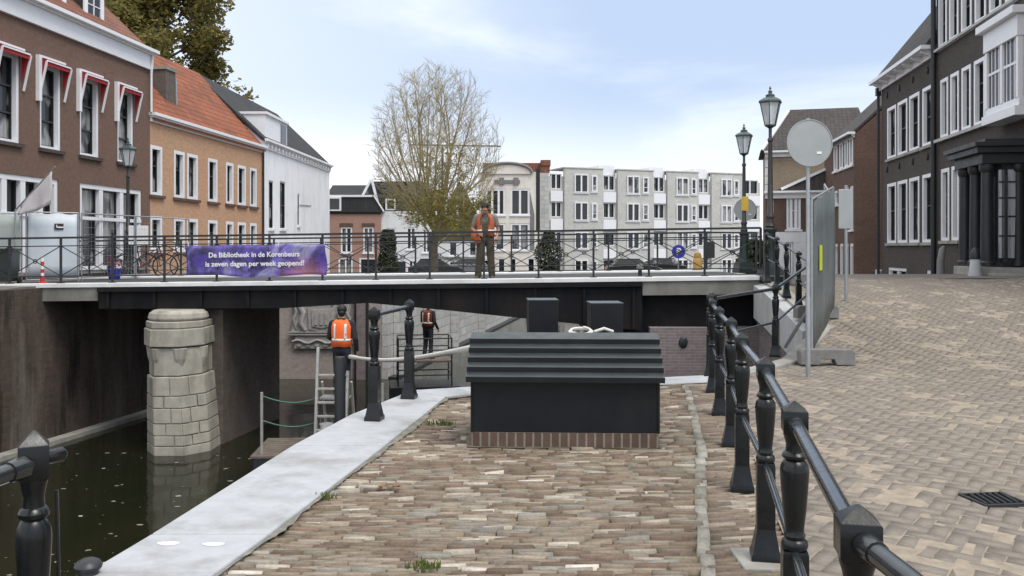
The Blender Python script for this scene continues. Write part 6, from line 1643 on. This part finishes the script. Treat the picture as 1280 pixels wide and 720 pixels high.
def vest(t,pel,che,P,front_open=True):
    """hi-vis vest: shell around the torso, cut open at the front (-y local)"""
    f=MB(); vs=[]; fs=[]; n=28; zs=[(pel.z+.06,.205,.150),(pel.z+.2,.190,.140),(pel.lerp(che,.62).z,.200,.145),(che.z-.06,.215,.140),(che.z+.02,.19,.12),(che.z+.075,.10,.085)]
    th=R(20) if front_open else R(2)
    for (z,rx,ry) in zs:
        q=(z-pel.z)/(che.z-pel.z); c=pel.lerp(che,q)
        for k in range(n+1):
            a=-math.pi/2+th+(2*math.pi-2*th)*k/n
            w=1+.03*math.sin(a*7+z*20)
            vs.append((c.x+rx*math.cos(a)*w,c.y+ry*math.sin(a)*w,z+.008*math.sin(a*5)))
    m=n+1
    for i in range(len(zs)-1):
        for k in range(n):
            fs.append((i*m+k,i*m+k+1,(i+1)*m+k+1,(i+1)*m+k))
    f.add(vs,fs); o=f.build('vest',M['hivis'],t,smooth=70); md=o.modifiers.new('t','SOLIDIFY'); md.thickness=.006; md.offset=1
    g=MB()
    def band(z,h):
        q=(z-pel.z)/(che.z-pel.z); c=pel.lerp(che,q); rx=interp(z,[(a,b) for a,b,_ in zs])+.010; ry=interp(z,[(a,b) for a,_,b in zs])+.010
        V=[]; n2=30
        for k in range(n2+1):
            a=-math.pi/2+th+(2*math.pi-2*th)*k/n2; w=1+.03*math.sin(a*7+z*20); V+=[(c.x+rx*math.cos(a)*w,c.y+ry*math.sin(a)*w,z-h/2),(c.x+rx*math.cos(a)*w,c.y+ry*math.sin(a)*w,z+h/2)]
        g.add(V,[(2*k,2*k+2,2*k+3,2*k+1) for k in range(n2)])
    band(pel.z+.19,.05)
    for sx in (-.55,.55):
        V=[]
        for k in range(9):
            z=lerp(pel.z+.2,che.z-.0,k/8); q=(z-pel.z)/(che.z-pel.z); c=pel.lerp(che,q); rx=interp(z,[(a,b) for a,b,_ in zs]); ry=interp(z,[(a,b) for a,_,b in zs])+.014
            for dx in (-.024,.024):
                x=sx*.2+dx; yy=ry*math.sqrt(max(.05,1-(x/rx)**2)); V.append((c.x+x,c.y+yy,z))
        g.add(V,[(2*k,2*k+1,2*k+3,2*k+2) for k in range(8)])
    ob=g.build('reflective_tape',M['reflect'],o,smooth=60); md=ob.modifiers.new('t','SOLIDIFY'); md.thickness=.003
    return o
random.seed(4)
# man standing on the bridge, facing the viewer, head bowed
px=W(607,350,19.72); yb=px.y
J=dict(hip_l=(.095,0,.90),hip_r=(-.095,0,.90),knee_l=(.12,-.03,.48),knee_r=(-.13,-.04,.48),ank_l=(.14,.02,.085),ank_r=(-.17,.0,.085),toe_l=(.17,-.13,.035),toe_r=(-.21,-.15,.035),
 sho_l=(.195,.0,1.40),sho_r=(-.195,.0,1.40),elb_l=(.285,.05,1.12),elb_r=(-.30,.03,1.13),wri_l=(.245,-.10,.90),wri_r=(-.13,-.20,1.02),
 neck=(0,-.045,1.475),head=(0,-.125,1.585),face=(0,-1,-1.0),hd_r=(.8,-.5,-.25),ht_r=(0,-.2,1),hn_r=(0,1,-.2),hd_l=(-.1,-.25,-1),ht_l=(0,-1,0),hn_l=(-1,0,0))
t,P,pel,che,Mx=person((px.x,yb,zbr(px.x)+.005),R(-4),'man in orange vest and dark overalls standing on the bridge with bowed head',J)
trousers(t,P,pel,M['olive_cloth'],.16,(.105,.085,.078)); boots(t,P,M['boot'])
torso_cloth(t,pel,che,'shirt',M['grey_cloth'],.14,0,.008,.62,P)
f=MB()
for a in (-1,1): capsule(f,pel+Vector((a*.045,-.06,.12)),che+Vector((a*.045,-.065,-.16)),.088,.075)
remesh(f,'bib',M['olive_cloth'],t,.011,3)
f=MB()
for a in (-.09,.09): f.path([che+Vector((a,-.125,-.18)),che+Vector((a,-.13,-.04)),che+Vector((a*.95,-.05,.085)),che+Vector((a*.9,.09,.03))],.016,6)
f.build('strap',M['olive_cloth'],t,smooth=50)
vest(t,pel,che,P,True).data.materials[0]=M['hivis_faded']
f=MB(); c=Vector((-.215,-.10,.98)); f.ball(c,(.105,.07,.13),14,10); f.ball(c+Vector((.05,-.02,-.11)),(.08,.06,.09),12,8); remesh(f,'pouch',M['hivis_faded'],t,.012,3)
# worker on the ladder, seen from behind
p=W(426,490,17.0); zfoot=WATER+.53+1.03
J=dict(hip_l=(.09,0,.90),hip_r=(-.09,0,.90),knee_l=(.10,-.03,.48),knee_r=(-.09,-.05,.48),ank_l=(.10,.03,.085),ank_r=(-.09,.02,.085),toe_l=(.11,-.12,.035),toe_r=(-.10,-.13,.035),
 sho_l=(.20,-.02,1.40),sho_r=(-.20,-.02,1.40),elb_l=(.27,-.06,1.13),elb_r=(-.28,.02,1.12),wri_l=(.18,-.26,1.0),wri_r=(-.27,-.12,.88),neck=(0,-.03,1.48),head=(.01,-.06,1.62),face=(.1,-1,-.35),
 hd_l=(-.3,-.9,-.2),ht_l=(0,0,1),hn_l=(-1,0,-.3),hd_r=(.0,-.4,-1),ht_r=(0,-1,0),hn_r=(1,0,0))
t,P,pel,che,Mx=person((-3.29,17.0,zfoot),R(180-8),'worker seen from behind in an orange reflective vest standing on the ladder',J)
trousers(t,P,pel,M['navy'],.12); boots(t,P,M['boot']); torso_cloth(t,pel,che,'sweater',M['dark_cloth'],.08,0,.004,1,P,True); vest(t,pel,che,P,True)
f=MB(); f.ball((0,.022,.045),(.094,.108,.10),18,12,Mx); f.build('cap',M['hair'],t,smooth=60)
# worker on the scaffold raft
J=dict(hip_l=(.09,0,.90),hip_r=(-.09,0,.90),knee_l=(.11,-.04,.48),knee_r=(-.10,-.02,.48),ank_l=(.12,.02,.085),ank_r=(-.12,.03,.085),toe_l=(.14,-.12,.035),toe_r=(-.14,-.12,.035),
 sho_l=(.20,0,1.40),sho_r=(-.20,0,1.40),elb_l=(.26,-.05,1.13),elb_r=(-.27,.03,1.12),wri_l=(.20,-.25,1.05),wri_r=(-.26,-.15,.92),neck=(0,-.02,1.48),head=(0,-.04,1.62),face=(.3,-1,-.2),
 hd_l=(0,-1,0),ht_l=(0,0,1),hn_l=(-1,0,0),hd_r=(0,-.5,-.8),ht_r=(0,-1,0),hn_r=(1,0,0))
p=W(535,440,27.0)
t,P,pel,che,Mx=person((p.x,27.0,WATER+1.035),R(150),'worker in dark trousers on the scaffold beyond the bridge, half hidden by the girder',J)
trousers(t,P,pel,M['navy'],.12); boots(t,P,M['boot']); torso_cloth(t,pel,che,'jacket',M['dark_cloth'],.05,0,.006,1,P,True); vest(t,pel,che,P,False).data.materials[0]=M['hivis_shaded']

# ================================================================== sky, sun, camera
wd=bpy.data.worlds.new('World'); SC.world=wd; wd.use_nodes=True; nt=wd.node_tree
SUN_EL,SUN_AZ=58.0,136.0   # azimuth measured clockwise from +Y
bg=nt.nodes['Background']; bg.inputs[1].default_value=.10
sky=nt.nodes.new('ShaderNodeTexSky'); sky.sky_type='NISHITA'; sky.sun_disc=False; sky.sun_elevation=R(SUN_EL); sky.sun_rotation=R(SUN_AZ); sky.dust_density=.8; sky.ozone_density=1.5; sky.air_density=1.0
tc=nt.nodes.new('ShaderNodeTexCoord'); sp=nt.nodes.new('ShaderNodeSeparateXYZ'); nt.links.new(tc.outputs['Generated'],sp.inputs[0])
zz=math_(nt,'ADD',math_(nt,'MAXIMUM',sp.outputs[2],0.0),.22)
cb=nt.nodes.new('ShaderNodeCombineXYZ'); nt.links.new(math_(nt,'DIVIDE',sp.outputs[0],zz),cb.inputs[0]); nt.links.new(math_(nt,'DIVIDE',sp.outputs[1],zz),cb.inputs[1])
mp=nd(nt,'ShaderNodeMapping',Vector=cb.outputs[0],Location=(3.1,.6,0),Scale=(1,1,1))
n1=noise(nt,mp.outputs[0],.75,7,.55,.35)
cl=ramp(nt,n1,[(.50,0.0),(.72,1.0)],'EASE')
hz=math_(nt,'MAXIMUM',ramp(nt,sp.outputs[2],[(.04,.75),(.18,0.0)],'EASE'),ramp(nt,sp.outputs[2],[(.36,0.0),(.62,1.0)],'EASE'))
lf=ramp(nt,math_(nt,'ADD',math_(nt,'MULTIPLY',sp.outputs[0],-1.0),0.5),[(.40,0.0),(.95,1.0)])
fac=math_(nt,'MINIMUM',math_(nt,'ADD',math_(nt,'ADD',math_(nt,'MULTIPLY',cl,.5),math_(nt,'MULTIPLY',hz,.9)),math_(nt,'MULTIPLY',lf,.4)),1.0)
skyc=mixc(nt,1.0,sky.outputs[0],(1.0,1.0,1.0),'MULTIPLY')
skyb=mixc(nt,.8,skyc,(4.7,5.7,7.5))
nt.links.new(mixc(nt,fac,skyb,(10.0,10.2,10.5)),bg.inputs[0])
sl=bpy.data.lights.new('sun','SUN'); sl.energy=1.6; sl.angle=R(24); sl.color=(1,.95,.88); so=bpy.data.objects.new('sun',sl); COL.objects.link(so)
az=R(SUN_AZ); el=R(SUN_EL); dv=Vector((math.sin(az)*math.cos(el),math.cos(az)*math.cos(el),math.sin(el))); so.rotation_euler=(-dv).to_track_quat('-Z','Y').to_euler(); so.location=(0,0,40)
cam=bpy.data.cameras.new('camera'); co_=bpy.data.objects.new('camera',cam); COL.objects.link(co_); SC.camera=co_
cam.sensor_width=36; cam.lens=36*F/1280; cam.shift_y=-(360-HY)/1280; cam.clip_end=3000; cam.clip_start=.05
co_.location=(0,0,EYE); co_.rotation_euler=(R(90),0,0)
SC.view_settings.view_transform='Standard'; SC.view_settings.look='None'; SC.view_settings.exposure=.46; SC.view_settings.gamma=1
SC.cycles.max_bounces=6; SC.cycles.diffuse_bounces=3; SC.cycles.glossy_bounces=3; SC.cycles.transmission_bounces=4
SC.cycles.use_denoising=True
